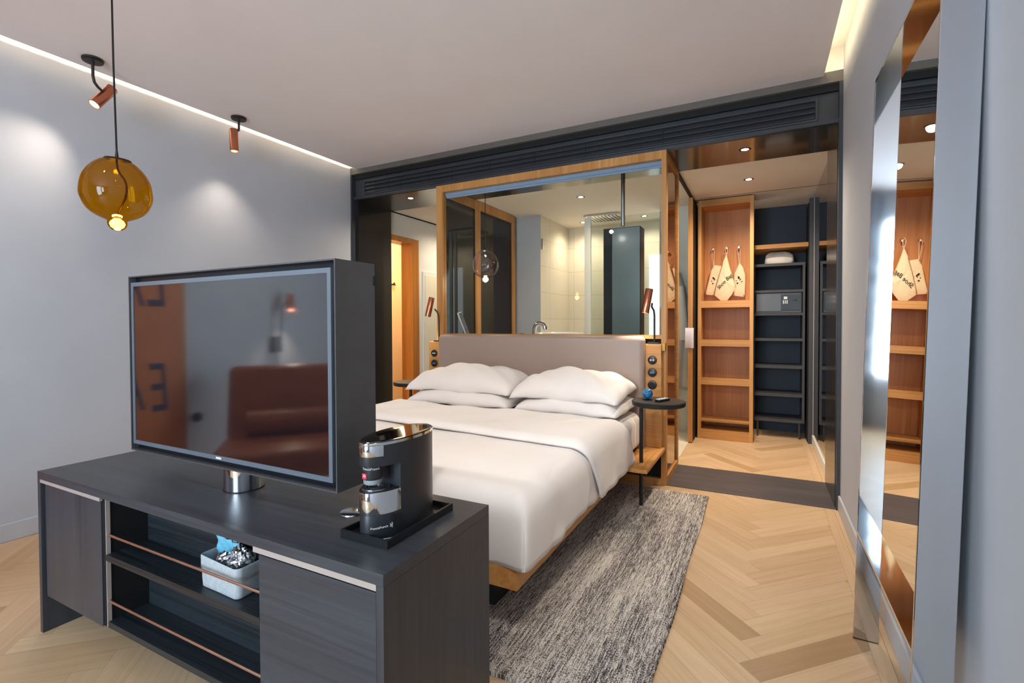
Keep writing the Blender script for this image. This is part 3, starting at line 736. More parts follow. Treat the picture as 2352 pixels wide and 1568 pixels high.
# ------------------------------------------------------------------ bed
bed = thing('bed', (-1.6, 2.5, 0), 'king size bed with oak platform and taupe leather headboard', 'bed')
f = MB()
f.box(-2.43, -2.395, 1.53, 3.40, .2, .28); f.box(-.805, -.77, 1.53, 3.40, .2, .28); f.box(-2.395, -.805, 1.53, 1.565, .2, .28)
f.box(-2.395, -.805, 1.565, 3.40, .2, .25)
f.build('platform', m_oak_y, bed)
MB().box(-.80, -.60, 2.90, 3.50, .258, .28, .002).build('side_ledge', m_oak_y, bed)
B(-2.2, -.955, 1.70, 3.3, .0, .2).build('base', m_void, bed)
MB().box(-2.463, -.728, 3.405, 3.50, .25, 1.056, .035, 5).build('headboard', m_leather, bed, True)
def rrect(x0, x1, y0, y1, r, n=10, m=24):
    P = []
    for cx, cy_, a0 in ((x1-r, y1-r, 0), (x0+r, y1-r, PI/2), (x0+r, y0+r, PI), (x1-r, y0+r, 1.5*PI)):
        for i in range(n+1): a = a0+PI/2*i/n; P.append((cx+r*math.cos(a), cy_+r*math.sin(a)))
    out = []
    for i, pt in enumerate(P):
        q = P[(i+1) % len(P)]; d = math.hypot(q[0]-pt[0], q[1]-pt[1]); k = max(1, int(d/.05))
        for j in range(k): out.append((pt[0]+(q[0]-pt[0])*j/k, pt[1]+(q[1]-pt[1])*j/k))
    return out
# mattress
MB().box(-2.39, -.80, 1.60, 3.39, .25, .42, .05, 4).build('mattress_base', m_linen, bed, True)
mt = MB().box(-2.41, -.735, 1.62, 3.39, .29, .545, .07, 5).build('mattress', m_linen, bed, True)
def shell(name, x0, x1, y0, y1, ztop, zlow, rim, mat, parent, seed, amp=.006, head_open=True, lowfun=None, bulge=.012, wav=.008, corner=.10):
    """a cover draped over a block: top surface plus skirt; the side at y1 (towards the head) is left without skirt"""
    rnd = random.Random(seed); ph = [rnd.random()*6.28 for _ in range(8)]
    def nz(x, y): return amp*(math.sin(5*x+3*y+ph[0])+.7*math.sin(9*x-7*y+ph[1])+.5*math.sin(14*y+4*x+ph[2])+.4*math.sin(21*x+13*y+ph[3]))/2.2
    mb = MB(); nu = 90; nv = 80
    Wd = (x1-x0); Ld = (y1-y0)
    def path(d, r, drop):
        # arc-length param outwards from the flat part: returns (outward offset, fall)
        if d <= 0: return d, 0
        L = r*PI/2
        if d < L: a = d/r; return r*math.sin(a), r*(1-math.cos(a))
        return r, r+(d-L)
    drop = ztop-zlow; r = rim; L = r*PI/2+(drop-r)
    fx0, fx1, fy0 = x0+r, x1-r, y0+r
    def fn(u, v):
        sx = -L+u*(fx1-fx0+2*L); sy = -L+v*(y1-fy0+L)
        ox = 0; dx = 0; dy = 0; oy = 0
        if sx < 0: o, dx = path(-sx, r, drop); X = fx0-o
        elif sx > fx1-fx0: o, dx = path(sx-(fx1-fx0), r, drop); X = fx1+o
        else: X = fx0+sx
        if sy < 0: o, dy = path(-sy, r, drop); Y = fy0-o
        else: Y = fy0+sy
        fall = max(dx, dy) if not (dx > 0 and dy > 0) else (dx**3+dy**3)**(1/3)
        fall = min(fall, drop)
        z = ztop-fall
        # round the vertical corner
        if dx > 0 and dy > 0:
            k = min(dx, dy)/drop
            X -= math.copysign(corner*.45*k, X-(fx0+fx1)/2); Y += corner*.45*k
        side = fall/drop
        n = nz(X, Y)
        z += n*(1-side)+.006*math.sin(11*X+9*Y+ph[4])*side*(1 if side > .9 else .3)
        wv = wav*math.sin(13*(X+Y)+ph[5])*side+.5*wav*math.sin(29*(X-Y)+ph[6])*side
        if dx > 0: X += math.copysign(wv+bulge*math.sin(PI*side), X-(fx0+fx1)/2)
        if dy > 0: Y -= wv+bulge*math.sin(PI*side)
        if lowfun: z = max(z, lowfun(X, Y)) if side > .3 else z
        return (X, Y, z)
    mb.grid(fn, nu, nv)
    return mb.build(name, mat, parent, True, solid=.012, angle=180)
dv = thing('duvet', (-1.58, 2.2, .28), 'white duvet spread over the bed', 'duvet')
shell('cover', -2.45, -.735, 1.52, 2.72, .55, .272, .085, m_linen, dv, 1)
shell('turned_down_edge', -2.465, -.718, 2.20, 2.86, .585, .278, .09, m_linen, dv, 5, amp=.005)
bpy.data.objects.remove(bpy.data.objects['turned_down_edge'], do_unlink=True)
def fold(u, v):
    """turned-back layer: rolls over at both long edges, soft lips at both ends"""
    x0, x1, r, zt, zl = -2.47, -.712, .095, .592, .275
    L = r*PI/2+(zt-zl-r); tot = (x1-x0-2*r)+2*L; s = -L+u*tot
    d = -s if s < 0 else s-(x1-x0-2*r)
    if d > 0:
        if d < r*PI/2: o, fall = r*math.sin(d/r), r*(1-math.cos(d/r))
        else: o, fall = r, r+d-r*PI/2
        X = (x0+r-o) if s < 0 else (x1-r+o)
    else: X, fall = x0+r+s, 0
    side = fall/(zt-zl)
    ye0 = 2.20+.16*(1-(X+.72)/-1.75*0)+.05*math.sin(2.2*(X+.7))
    # the free edge runs nearer to the foot at the wardrobe side
    ye0 = 2.32-.16*((X+2.47)/1.76)+.20*side
    ye1 = 2.88-.02*math.sin(3*X)+.18*side
    Y = ye0+(ye1-ye0)*v
    lip = 0
    if v < .06: lip = .022*(1-v/.06)
    if v > .88: lip = .045*((v-.88)/.12)**2
    z = zt-fall-lip*(1-side)+(.006*math.sin(6*X+8*Y)+.004*math.sin(17*X-11*Y))*(1-side)*min(1, v*3)
    X += math.copysign((.010*math.sin(14*Y)+.012*math.sin(PI*side)-.004*(1 if v < .04 else 0))*side, X+1.6)
    return (X, Y, max(z, zl))
MB().grid(fold, 90, 30).build('turned_down_edge', m_linen, dv, True, solid=.014, angle=180)

def pillow(name, cx, cyy, zb, hx, hy, th, tilt, rz, label, seed):
    rnd = random.Random(seed); ph = [rnd.random()*6 for _ in range(6)]
    t = thing(name, (cx, cyy, zb), label, 'pillow', 'white pillows on the bed')
    mb = MB(); R = Matrix.Rotation(rz, 3, 'Z') @ Matrix.Rotation(tilt, 3, 'X')
    for sg in (1, -1):
        def fn(u, v):
            a = 2*u-1; b = 2*v-1
            k = max(0, (1-a*a))**.42*max(0, (1-b*b))**.42
            x = a*hx*(1-.04*(1-b*b)*abs(a)**3-.05*abs(a*b)**5)
            y2 = b*hy*(1-.08*(1-a*a)*abs(b)**3)
            z = sg*k*th*(.62 if sg > 0 else .38)+.010*math.sin(6*x/hx+ph[0]+4*b)*k+.006*math.sin(13*a+9*b+ph[1])*k-(.030 if tilt > .05 else .012)*(a**4+.5*b**4)
            return Vector((cx, cyy, zb+th*.38))+R @ Vector((x, y2, z))
        mb.grid(fn, 44, 36)
    mb.build('case', m_linen, t, True, angle=180)
    return t
pillow('pillow', -1.95, 3.13, .548, .44, .25, .145, .03, .02, 'lower white pillow of the stack on the far side of the bed', 1)
pillow('pillow', -1.11, 3.125, .550, .362, .27, .150, .03, -.03, 'lower white pillow of the stack nearer the bedside table with remote', 2)
pillow('pillow', -1.975, 3.15, .650, .455, .24, .185, .10, .02, 'upper white pillow of the stack on the far side of the bed', 3)
pillow('pillow', -1.135, 3.12, .650, .385, .25, .185, .10, -.02, 'upper white pillow of the stack nearer the bedside table with remote', 4)

# ------------------------------------------------------------------ oak back panels with round sockets
def socket(x, z, y, par, kind):
    s = MB().lathe([(0, .012), (.026, .012), (.030, .010), (.031, 0)], (x, y, z), 28, axis=(0, -1, 0)).build('socket', m_plastic, par, True)
    if kind == 'switch':
        for dx in (-.009, .009): MB().lathe([(0, .0015), (.006, .0015), (.006, 0)], (x+dx, y-.012, z), 12, axis=(0, -1, 0)).build('button', m_light_print, s)
    elif kind == 'usb':
        MB().box(x-.013, x-.002, y-.0135, y-.012, z-.006, z+.006).box(x+.002, x+.013, y-.0135, y-.012, z-.006, z+.006).build('port', plain('blue_port', '4f7f9c', .4), s)
    else:
        MB().lathe([(0, .0008), (.016, .0008), (.019, .001), (.019, 0)], (x, y-.012, z), 20, axis=(0, -1, 0)).build('inset', m_void, s)
    return s
bp = thing('socket_column', (-.68, 3.47, .045), 'oak panel with three round black sockets by the bed, wardrobe side', 'wall panel', 'oak panels beside the headboard')
B(-.75, -.622, 3.465, YP-.001, .281, 1.0, .001).build('board', m_oak_x, bp)
B(-.622, -.600, 3.49, YP-.001, .955, 1.005).build('end_clip', plain('brass_clip', '9a7434', .35, metal=.6), bp)
for z, k in ((.89, 'switch'), (.803, 'usb'), (.717, 'inset')): socket(-.681, z, 3.465, bp, k)
bp2 = thing('socket_column', (-2.52, 3.47, .045), 'oak panel with round black sockets by the bed, corridor side', 'wall panel', 'oak panels beside the headboard')
B(-2.592, -2.44, 3.465, YP-.001, .281, .992, .001).build('board', m_oak_x, bp2)
for z, k in ((.893, 'switch'), (.806, 'usb'), (.72, 'inset')): socket(-2.535, z, 3.465, bp2, k)

# copper reading lamps
def reading_lamp(x, zt, label, head_dx, flip):
    t = thing('reading_lamp', (x, 3.49, zt), label, 'lamp', 'copper reading lamps by the headboard')
    B(x-.045, x+.035, 3.47, 3.528, zt, zt+.012, .002).build('base', m_blackmetal, t)
    hx = x-head_dx
    MB().tube([(x, 3.49, zt+.012), (x, 3.49, zt+.20), (x-.004, 3.49, zt+.235), (x-.018, 3.487, zt+.26), (hx+.015, 3.475, zt+.285)], .0065, 10).build('stem', m_blackmetal, t, True)
    ax = Vector((-.16*flip, -.10, -1)).normalized(); c = Vector((hx, 3.46, zt+.385))
    MB().lathe([(0, 0), (.024, 0), (.026, .003), (.026, .17), (.023, .17), (.023, .155)], c, 28, axis=ax).build('head', m_copper, t, True)
    MB().lathe([(0, .156), (.023, .156)], c, 24, axis=ax).build('lens', m_lens, t)
    spot('reading_beam', tuple(c+ax*.172), ax, 5, WARM2, 95, .7, .02)
    return t
reading_lamp(-.672, 1.0, 'copper reading lamp on the panel by the wardrobe side of the bed', .028, 1)
reading_lamp(-2.505, .992, 'copper reading lamp on the panel by the corridor side of the bed', .05, 1.3)

# bedside tables
def bedside(cx, cyy, legx, label, zt=.665):
    t = thing('bedside_table', (cx, cyy, 0), label, 'side table', 'round black bedside tables')
    MB().lathe([(0, -.03), (.155, -.03), (.160, -.026), (.162, -.004), (.158, 0), (0, 0)], (cx, cyy, zt), 56).build('tabletop', m_blackmetal, t, True)
    MB().tube([(legx, cyy-.05, .013), (legx, cyy-.05, zt-.029)], .0115, 14).build('leg', m_blackmetal, t, True)
    return t
bedside(-.574, 3.11, -.669, 'round black bedside table with globe and remote, wardrobe side')
bedside(-2.60, 3.25, -2.585, 'round black bedside table half hidden behind the pillows, corridor side', .667)
gl = thing('marbled_globe', (-.645, 3.135, .665), 'small blue marbled glass globe on the bedside table', 'ornament')
MB().lathe([(.0, .0), (.032, .0), (.034, .002), (.0, .003)], (-.645, 3.135, .6655), 28).build('stand', m_blackmetal, gl, True)
bmb = MB(); bmesh.ops.create_uvsphere(bmb.b, u_segments=32, v_segments=20, radius=.032, matrix=Matrix.Translation((-.645, 3.135, .7015))); bmb.build('ball', m_marble, gl, True, angle=180)
rm = thing('remote_control', (-.545, 3.10, .665), 'small black remote control on the bedside table', 'remote')
mr = Matrix.Translation((-.548, 3.10, .6655)) @ Matrix.Rotation(math.radians(-25), 4, 'Z')
MB().box(-.018, .018, -.055, .055, 0, .014, .003, mtx=mr).build('body', m_plastic, rm)
for i in range(4):
    for j in range(2): MB().box(-.013+.015*j, -.002+.015*j, -.045+.024*i, -.030+.024*i, .014, .017, mtx=mr).build('button', m_light_print, rm)

# ------------------------------------------------------------------ rug
rg = MB()
def rugf(u, v): 
    x = -1.35+1.045*u; yv = 1.37+2.04*v
    e = .0016*math.sin(200*yv)*(1 if u > .98 else 0)
    return (x+e+.004*math.sin(7*yv), yv+.004*math.sin(9*x), .013)
rg.grid(rugf, 40, 320)
tag(rg.build('area_rug', m_rug, solid=.0125, loc=(-.83, 2.4, 0)), 'grey and cream melange wool rug under the bed side', 'rug')

# ------------------------------------------------------------------ sideboard
sb = thing('sideboard', (-1.568, 1.03, 0), 'long low black oak sideboard carrying the television', 'sideboard')
x0, x1, y0, y1, zt = -2.4075, -.728, .803, 1.262, .606
MB().box(x0, x1, y0, y1, .578, zt, .0012).build('top', m_black, sb)
MB().box(x0, x0+.021, y0, y1, 0, .578, .001).build('side_panel', m_black_y, sb)
MB().box(x1-.021, x1, y0, y1, 0, .578, .001).build('side_panel', m_black_y, sb)
B(x0+.021, x1-.021, y1-.02, y1, .14, .578).build('rear_panel', m_black, sb)
d = MB().box(-2.372, -1.962, .812, .832, .140, .560, .001).build('door', m_black_y, sb)
B(-2.386, -1.948, .803, .8115, .566, .578).build('handle', m_alu, d)
B(-2.386, -2.372, .832, .9, .14, .57).build('left_recess', m_void, sb)
B(-1.962, -1.918, .818, .95, .140, .578).build('divider', m_void, sb)
B(-1.9185, -1.915, .806, .818, .155, .578).build('divider_edge', m_alu, sb)
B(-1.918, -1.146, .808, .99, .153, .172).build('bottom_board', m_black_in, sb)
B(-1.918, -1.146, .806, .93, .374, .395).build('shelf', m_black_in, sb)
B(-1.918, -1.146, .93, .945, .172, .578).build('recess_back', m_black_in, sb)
B(-2.372, -1.962, .833, 1.24, .142, .165).build('cabinet_floor', m_black_y, sb)
d = MB().box(-1.146, -.752, .806, .826, .14, .560, .001).build('door', m_black, sb)
B(-1.163, -.748, .802, .8058, .566, .580).build('handle', m_alu, d)
B(-1.146, -.75, .83, 1.24, .142, .165).build('cabinet_floor', m_black_y, sb)
B(-1.150, -1.140, .826, 1.24, .14, .578).build('divider', m_black_y, sb)
for z in (.459, .239): MB().tube([(-1.915, .812, z), (-1.148, .812, z)], .0042, 10).build('rail', m_copper_pale, sb, True)
B(-2.30, -2.285, 1.10, 1.24, .0, .142).build('rear_leg', m_black_y, sb)

# television on a swivel stand
tv = thing('television', (-1.54, 1.02, zt), 'flat television in a deep black case on a chrome swivel stand', 'television')
tx0, tx1, ty0, ty1, tz0, tz1 = -2.062, -1.02, .95, 1.10, .692, 1.326
c = MB(); th = .004
c.box(tx0, tx1, ty0, ty1, tz1-th, tz1); c.box(tx0, tx1, ty0, ty1, tz0, tz0+th); c.box(tx0, tx0+th, ty0, ty1, tz0+th, tz1-th); c.box(tx1-th, tx1, ty0, ty1, tz0+th, tz1-th)
c.box(tx0+th, tx1-th, ty1-.01, ty1, tz0+th, tz1-th)
c.build('case', m_tv_case, tv)
B(tx0+th, tx1-th, ty0+.022, ty0+.03, tz0+th, tz1-th).build('rear_board', m_tv_dark, tv)
bz = MB(); bx0, bx1, bz0, bz1 = -2.052, -1.040, .716, 1.303; bt = .014
bz.box(bx0, bx1, ty0+.003, ty0+.021, bz1-bt, bz1); bz.box(bx0, bx1, ty0+.003, ty0+.021, bz0, bz0+bt); bz.box(bx0, bx0+bt, ty0+.003, ty0+.021, bz0+bt, bz1-bt); bz.box(bx1-bt, bx1, ty0+.003, ty0+.021, bz0+bt, bz1-bt)
bz.build('bezel', m_tv_bezel, tv)
B(bx0+bt, bx1-bt, ty0+.005, ty0+.02, bz0+bt, bz1-bt).build('screen', m_screen, tv)
B(-1.558, -1.532, ty0+.0024, ty0+.003, bz0+.004, bz0+.010).build('maker_mark', m_light_print, tv)
MB().lathe([(.058, 0), (.060, .002), (.060, .088), (0, .088)], (-1.54, 1.035, zt), 48, cap0=True).build('stand', m_chrome, tv, True)
MB().lathe([(.062, 0), (.062, .003), (.0, .003)], (-1.54, 1.035, zt), 40, cap0=True).build('stand_ring', m_blackmetal, tv, True)
B(tx1+.0002, tx1+.004, 1.094, 1.099, 1.262, 1.29).build('switch', m_plastic, tv)

# ------------------------------------------------------------------ coffee machine on a tray
ty = thing('serving_tray', (-.878, 1.04, zt), 'black rectangular tray under the coffee machine', 'tray')
tb = MB(); a0, a1, b0, b1 = -.955, -.80, .898, 1.177
tb.box(a0, a1, b0, b1, zt, zt+.006); tb.box(a0, a1, b0, b0+.006, zt+.006, zt+.021); tb.box(a0, a1, b1-.006, b1, zt+.006, zt+.021)
tb.box(a0, a0+.006, b0+.006, b1-.006, zt+.006, zt+.021); tb.box(a1-.006, a1, b0+.006, b1-.006, zt+.006, zt+.021)
tb.build('tray_body', m_plastic, ty)
cm = thing('coffee_machine', (-.885, 1.03, zt+.006), 'black and chrome capsule coffee machine on the tray', 'coffee machine')
def leaf(scale=1, n=40, cx=-.882, cyy=1.035, a=.060, bl=.130):
    P = []
    for i in range(n):
        t = 2*PI*i/n; x = math.cos(t); y_ = math.sin(t)
        w = a*(1-.10*(1 if y_ < 0 else 0)*abs(y_))
        P.append((cx+w*scale*math.copysign(abs(x)**.92, x), cyy+bl*scale*math.copysign(abs(y_)**.96, y_)))
    return P
def cut(P, lim, keep):
    Q = [(x, y_, 0, 0) for x, y_ in P]; return [(q[0], q[1]) for q in clip(Q, 1, lim, 1 if keep == 'front' else -1)]
z0 = zt+.006; LP = leaf(); ycut = .982
MB().prism(cut(LP, ycut, 'back'), z0, .846, .0015).build('body', m_machine, cm, True)
MB().prism(cut(LP, ycut, 'front'), z0, .672, .001).build('base', m_machine, cm, True)
MB().prism(cut(leaf(1.012), ycut, 'front'), .672, .728, .0015).build('chrome_band', m_chrome, cm, True)
MB().prism(cut(leaf(.93), ycut-.002, 'front'), .728, .7305).build('drip_tray', m_blackmetal, cm)
dg = MB()
for r in (.016, .024, .032): dg.lathe([(r, 0), (r+.004, 0), (r+.004, .002), (r, .002), (r, 0)], (-.885, .952, .7305), 30)
dg.build('drip_grid', m_steel, cm, True)
MB().prism(cut(LP, ycut, 'front'), .793, .846, .001).build('brew_head', m_machine, cm, True)
MB().prism(cut(leaf(1.015), .936, 'front'), .818, .846, .001).build('chrome_collar', m_chrome, cm, True)
MB().prism(leaf(1.02), .846, .853, .002).build('chrome_lid_rim', m_chrome, cm, True)
lid = MB().prism(leaf(.97), .853, .8555, .001).build('lid', metal('smoked_lid', '6c665f', .06), cm, True)
MB().lathe([(0, .0), (.022, 0), (.024, .004), (.024, .040), (0, .040)], (-.882, .938, .757), 28).build('spout_housing', m_machine, cm, True)
MB().lathe([(0, .0), (.021, 0), (.023, .003), (.023, .012), (0, .012)], (-.882, .938, .745), 28).build('nozzle', plain('grey_nozzle', '8a9295', .4), cm, True)
MB().box(-.893, -.879, .9125, .9145, .761, .775).build('logo_plate', m_red, cm)
text('logo_lettering', 'illy', .009, (-.886, .9123, .769), (PI/2, 0, 0), m_light_print, cm, .2, .0001)
def wrap_text(name, body, size, path, s0, z, mat, parent):
    o = text(name, body, size, (0, 0, 0), (0, 0, 0), mat, parent, 0, .0003, 'LEFT')
    root = Vector(parent.location); L = [0]
    for p, q in zip(path, path[1:]): L.append(L[-1]+math.hypot(q[0]-p[0], q[1]-p[1]))
    for v in o.data.vertices:
        d = s0+v.co.x; i = max(0, min(len(path)-2, sum(1 for l in L if l <= d)-1)); t = (d-L[i])/(L[i+1]-L[i])
        p, q = path[i], path[i+1]; tx, ty = (q[0]-p[0])/(L[i+1]-L[i]), (q[1]-p[1])/(L[i+1]-L[i])
        e = .0007+v.co.z
        v.co = Vector((p[0]+(q[0]-p[0])*t+ty*e, p[1]+(q[1]-p[1])*t-tx*e, z+v.co.y))-root
    o.location = (0, 0, 0); return o
ring = [(-.882+.0242*math.cos(q_), .938+.0242*math.sin(q_)) for q_ in [math.radians(180+4*i) for i in range(46)]]
wrap_text('name_lettering', 'FrancisFrancis', .0085, ring, .027, .7865, m_light_print, cm)
side = [p_ for p_ in leaf(1.0, 160) if p_[1] < 1.05 and p_[0] > -.8825]; side.sort(key=lambda p_: p_[1])
wrap_text('base_lettering', 'FrancisFrancis', .0078, side, .018, .640, m_light_print, cm)
wrap_text('star_mark', '*', .030, side, .067, .634, m_light_print, cm)
MB().box(-.0008, .0008, -.014, .014, .632, .664, mtx=Matrix.Translation((-.8275, .968, 0)) @ Matrix.Rotation(math.radians(-12), 4, 'Z')).build('water_gauge', m_void, cm)
MB().tube([(-.843, .918, zt+.008), (-.822, .945, zt+.008), (-.812, .985, zt+.008)], .002, 6).build('drip_edge', m_steel, cm, True)
tl = thing('cable_cap', (-1.05, 1.04, zt), 'round dark cable cap with short lead on the sideboard beside the tray', 'cable cap')
MB().lathe([(0, .005), (.030, .005), (.034, .003), (.035, 0)], (-1.052, 1.035, zt), 32, cap0=True).build('disc', m_steel, tl, True)
MB().tube([(-1.04, 1.045, zt+.008), (-1.0, 1.07, zt+.014), (-.95, 1.10, zt+.008), (-.948, 1.12, zt+.004)], .003, 8).build('lead', m_plastic, tl, True)

# ------------------------------------------------------------------ felt basket with packets on the shelf
bk_ = thing('felt_basket', (-1.36, .87, .395), 'pale grey felt basket on the middle shelf of the sideboard', 'basket')
def basket(u, v):
    P = rrect(-1.446, -1.268, .830, .922, .016, 6)
    f = u*len(P); i = int(f) % len(P); x, y_ = P[i]
    prof = [(.0, .95), (.02, .98), (.30, 1.0), (.58, 1.0), (.60, 1.035), (.98, 1.035), (1.0, 1.01), (.97, .97), (.2, .93)]
    g = v*(len(prof)-1); k = min(int(g), len(prof)-2); t = g-k
    h = prof[k][0]*(1-t)+prof[k+1][0]*t; s = prof[k][1]*(1-t)+prof[k+1][1]*t
    cx, cyy = -1.357, .876
    return (cx+(x-cx)*s, cyy+(y_-cyy)*s+.002*math.sin(60*x), .396+h*(.088+.004*math.sin(30*x)))
n_ = len(rrect(-1.446, -1.268, .830, .922, .016, 6))
MB().grid(basket, n_, 24).build('felt_wall', m_felt, bk_, True, angle=70)
B(-1.437, -1.277, .838, .914, .396, .402).build('felt_base', m_felt, bk_)
pk = thing('snack_packet', (-1.38, .88, .41), 'blue packet with clear top standing in the felt basket', 'packet', 'packets in the felt basket')
mp = Matrix.Translation((-1.392, .884, .403)) @ Matrix.Rotation(math.radians(8), 4, 'Y') @ Matrix.Rotation(math.radians(4), 4, 'X')
def packet(u, v):
    a = 2*u-1; z = v*.125
    return mp @ Vector((.052*a, .010*math.cos(a*1.5)*math.sin(PI*min(1, v*.9+.05))+.003*math.sin(9*a+20*v), z))
MB().grid(packet, 16, 14).build('pouch', m_blue_packet, pk, True, solid=.004, angle=180)
def crimp(u, v):
    a = 2*u-1
    return mp @ Vector((.053*a, .004*math.sin(11*a), (.125+v*(.022+.006*math.sin(5*a)))))
MB().grid(crimp, 20, 3).build('crimped_top', m_foil, pk, True, solid=.001, angle=180)
def foil(name, x, y_, z, sx, sy, sz, rz, seed, label):
    rnd = random.Random(seed); mb = MB()
    bmesh.ops.create_icosphere(mb.b, subdivisions=3, radius=1)
    for v in mb.b.verts:
        r = 1+.16*math.sin(9*v.co.x+seed)*math.cos(8*v.co.y+2*seed)+.12*(rnd.random()-.5)
        v.co = Matrix.Rotation(rz, 3, 'Z') @ Vector((v.co.x*r*sx, v.co.y*r*sy, v.co.z*r*sz))+Vector((x, y_, z))
    return tag(mb.build(name, m_foil), label, 'packet', 'packets in the felt basket')
foil('foil_packet', -1.362, .858, .480, .030, .018, .020, .4, 1, 'silver foil packet in front of the blue packet in the basket')
foil('foil_packet', -1.328, .876, .497, .032, .016, .024, -.3, 2, 'silver foil packet in the middle of the felt basket')
foil('foil_packet', -1.298, .874, .488, .024, .018, .026, .7, 3, 'silver foil packet nearest the black door of the sideboard')
foil('foil_packet', -1.318, .852, .474, .026, .014, .016, .1, 4, 'small silver foil packet lying at the rim of the felt basket')

# ------------------------------------------------------------------ ceiling spotlights
def ceil_spot(cx, cyy, elbow, top, bot, label, power, ang, col=(1, .86, .70)):
    t = thing('ceiling_spotlight', (cx, cyy, ZC), label, 'spotlight', 'copper ceiling spotlights')
    MB().lathe([(.046, 0), (.050, -.003), (.050, -.011), (.044, -.014), (.047, -.018), (.0, -.018)], (cx, cyy, ZC), 40, cap0=True).build('canopy', m_brownmetal, t, True)
    MB().tube([(cx, cyy, ZC-.017)]+elbow, .0075, 12).build('arm', m_brownmetal, t, True)
    a = Vector(top); b_ = Vector(bot); ax = (b_-a); L = ax.length; ax.normalize()
    MB().lathe([(0, 0), (.027, 0), (.029, .003), (.029, L), (.026, L), (.026, L-.02)], a, 32, axis=ax).build('head', m_copper, t, True)
    MB().lathe([(0, L-.018), (.026, L-.018)], a, 28, axis=ax).build('lens', m_lens_soft, t)
    spot('spotlight_beam', tuple(a+ax*(L+.006)), ax, power, col, ang, 1.0, .03)
    return t
ceil_spot(-3.35, 1.39, [(-3.35, 1.39, 2.545), (-3.352, 1.397, 2.515), (-3.358, 1.415, 2.498), (-3.365, 1.44, 2.485)], (-3.385, 1.497, 2.530), (-3.385, 1.408, 2.402), 'copper spotlight on a bent arm beside the pendant cord', 11, 100, (1, .84, .68))
ceil_spot(-3.37, 2.262, [(-3.37, 2.262, 2.565), (-3.372, 2.260, 2.545)], (-3.39, 2.235, 2.552), (-3.388, 2.238, 2.395), 'copper spotlight hanging straight down nearer the dark portal', 9, 100, (1, .84, .68))

# ------------------------------------------------------------------ large leaning mirror
mi = thing('floor_mirror', (.34, 1.77, 0), 'tall mirror in a deep polished box frame leaning on the grey wall', 'mirror')
ML = Matrix.Translation((.298, 0, 0)) @ Matrix.Rotation(math.radians(1.5), 4, 'Y')
ya, yb, HM, D, T = 1.398, 2.135, 2.0, .075, .010
for yy in (ya, yb-T):
    MB().box(0, D, yy, yy+T, .004, HM, .0012, 1, mtx=ML).build('side_frame', m_chrome, mi)
MB().box(0, D, ya+T, yb-T, HM-T, HM, mtx=ML).build('top_frame', m_chrome, mi)
MB().box(0, D, ya+T, yb-T, .385, .385+T, mtx=ML).build('bottom_frame', m_chrome, mi)
for yy in (ya, yb-T):
    MB().box(0, D, yy, yy+T, 0.0015, .004, mtx=ML).build('foot_pad', m_plastic, mi)
MB().box(.036, .040, ya+T, yb-T, .395, HM-T, mtx=ML).build('mirror_pane', m_mirror, mi)
MB().box(.040, .044, ya+T, yb-T, .395, HM-T, mtx=ML).build('back_board', m_blackmetal, mi)

# ------------------------------------------------------------------ things behind the camera that show as reflections, plus added spotlights
ac = thing('armchair', (-2.78, -.40, 0), 'cognac leather armchair mirrored in the television screen', 'armchair')
RA = Matrix.Translation((-2.80, -.34, 0)) @ Matrix.Rotation(math.radians(-48), 4, 'Z')
MB().box(-.44, .44, -.36, .44, .22, .40, .04, 3, mtx=RA).build('seat', m_cognac, ac, True)
mback = RA @ Matrix.Translation((0, -.30, .40)) @ Matrix.Rotation(math.radians(14), 4, 'X')
MB().box(-.45, .45, -.08, .07, -.18, .46, .05, 3, mtx=mback).build('backrest', m_cognac, ac, True)
for sx in (-.34, .34):
    for sy in (-.3, .34): MB().tube([tuple(RA @ Vector((sx, sy, 0))), tuple(RA @ Vector((sx, sy, .22)))], .016).build('leg', m_blackmetal, ac, True)
bo = MB().tube([tuple(RA @ Vector((-.30, -.10, .485))), tuple(RA @ Vector((.34, -.10, .485)))], .085, 20)
tag(bo.build('bolster_cushion', m_cognac, smooth=True), 'round leather bolster on the seat of the armchair', 'cushion')
ap = thing('art_board', (XL+.02, .15, .2), 'orange lettered art board mirrored in the television screen', 'artwork')
B(XL+.001, XL+.03, -.02, .85, .15, 2.45).build('board', m_orange_art, ap)
for s_, yy, zz, sz in (('L', .11, 1.42, .5), ('E', .10, .72, .46), ('A', .27, 1.42, .5), ('A', .27, .74, .46)):
    lt = text('letter', s_, sz, (XL+.032, yy, zz), (PI/2, 0, PI/2), m_purple_ink, ap, .12, .001); lt.scale = (.5, 1, 1)
B(XL+.001, XL+.03, -.06, -.02, .15, 2.45).build('edge_band', m_door_wood, ap)
kb = tag(MB().lathe([(.012, 0), (.012, .03), (.032, .035), (.036, .05), (.028, .06), (0, .062)], (XL, -.12, .50), 24, axis=(1, 0, 0)).build('wall_knob', m_blackmetal, smooth=True), 'round black knob mirrored in the television screen', 'peg')  # wall knob, known only from its reflection in the screen
wl = thing('wall_lamp', (XL, -.78, 1.0), 'copper reading lamp on a black wall box above the armchair', 'lamp')
MB().box(XL, XL+.035, -.82, -.74, .92, 1.05, .003).build('wall_box', m_plastic, wl)
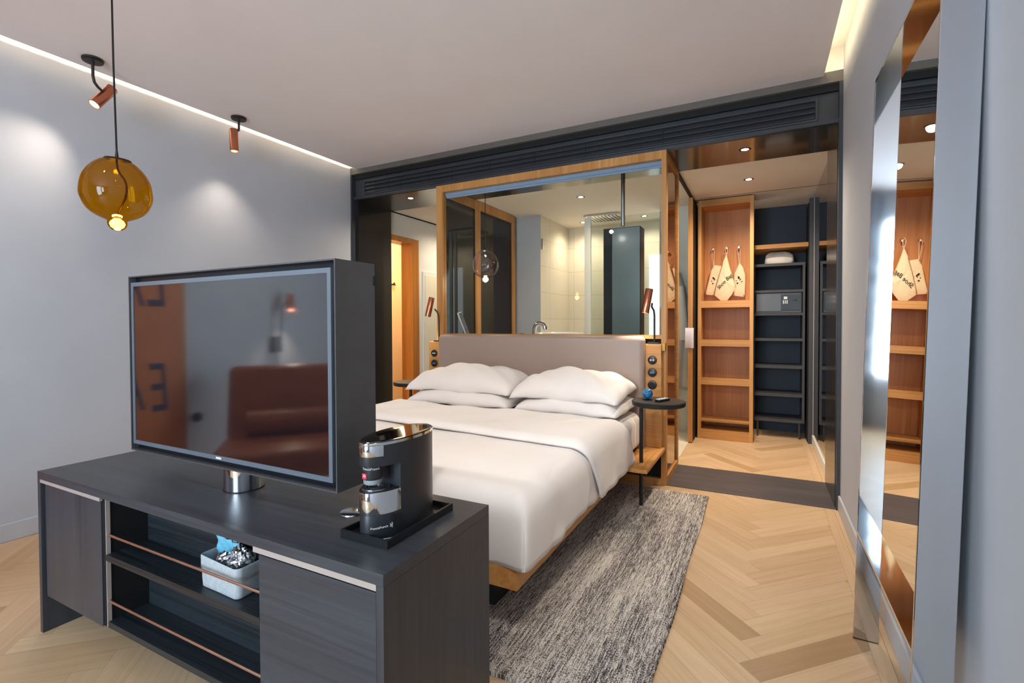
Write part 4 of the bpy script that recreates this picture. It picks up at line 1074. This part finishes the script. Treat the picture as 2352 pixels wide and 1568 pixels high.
MB().tube([(XL+.03, -.78, 1.04), (XL+.06, -.79, 1.06), (XL+.06, -.80, 1.30), (XL+.07, -.84, 1.33)], .006, 10).build('arm', m_blackmetal, wl, True)
wa = Vector((.25, .12, -1)).normalized()
MB().lathe([(0, 0), (.026, 0), (.028, .003), (.028, .14), (.025, .14), (.025, .125)], (XL+.07, -.87, 1.40), 28, axis=wa).build('head', m_copper, wl, True)
MB().lathe([(0, .127), (.025, .127)], (XL+.07, -.87, 1.40), 24, axis=wa).build('lens', m_lens, wl)
spot('wall_lamp_beam', tuple(Vector((XL+.07, -.87, 1.40))+wa*.145), wa, 14, WARM2, 95, .7, .02)
cu = MB()
def curt(x0, x1):
    def fn(u, v): return (x0+(x1-x0)*u, YREAR+.10+.03*math.sin(u*(x1-x0)*60), .02+2.58*v)
    return fn
for i, (a, c_) in enumerate([(-2.35, -1.86), (-1.02, -.84), (-.42, -.05)]):
    tag(MB().grid(curt(a, c_), 60, 2).build('curtain', m_curtain, smooth=True, solid=.004, angle=180),
        ['grey curtain at the armchair end of the windows', 'grey curtain between the two windows', 'grey curtain at the mirror end of the windows'][i], 'curtain', 'grey window curtains')
ceil_spot(-3.35, -.55, [(-3.35, -.55, 2.565), (-3.352, -.548, 2.545)], (-3.38, -.55, 2.545), (-3.385, -.56, 2.40), 'copper spotlight above the armchair, mirrored in the screen', 16, 85)
ceil_spot(-.75, .15, [(-.75, .15, 2.565), (-.752, .155, 2.545)], (-.755, .16, 2.55), (-.80, .27, 2.45), 'added unseen copper spotlight above the camera lighting the bed, mirror side', 37, 75, (1, .95, .9))  # out of view, added to brighten the bed
ceil_spot(-.1, .35, [(-.1, .35, 2.565), (-.102, .355, 2.545)], (-.1, .36, 2.55), (-.13, .46, 2.45), 'added unseen copper spotlight lighting the floor by the leaning mirror', 31, 80, (1, .9, .8))  # unseen extra lamp, added to lift the floor on this side
ceil_spot(-1.95, .15, [(-1.95, .15, 2.565), (-1.952, .155, 2.545)], (-1.955, .16, 2.55), (-1.92, .27, 2.45), 'added unseen copper spotlight above the camera lighting the bed, window side', 31, 70, (1, .95, .9))  # second added lamp for the bed, outside the frame
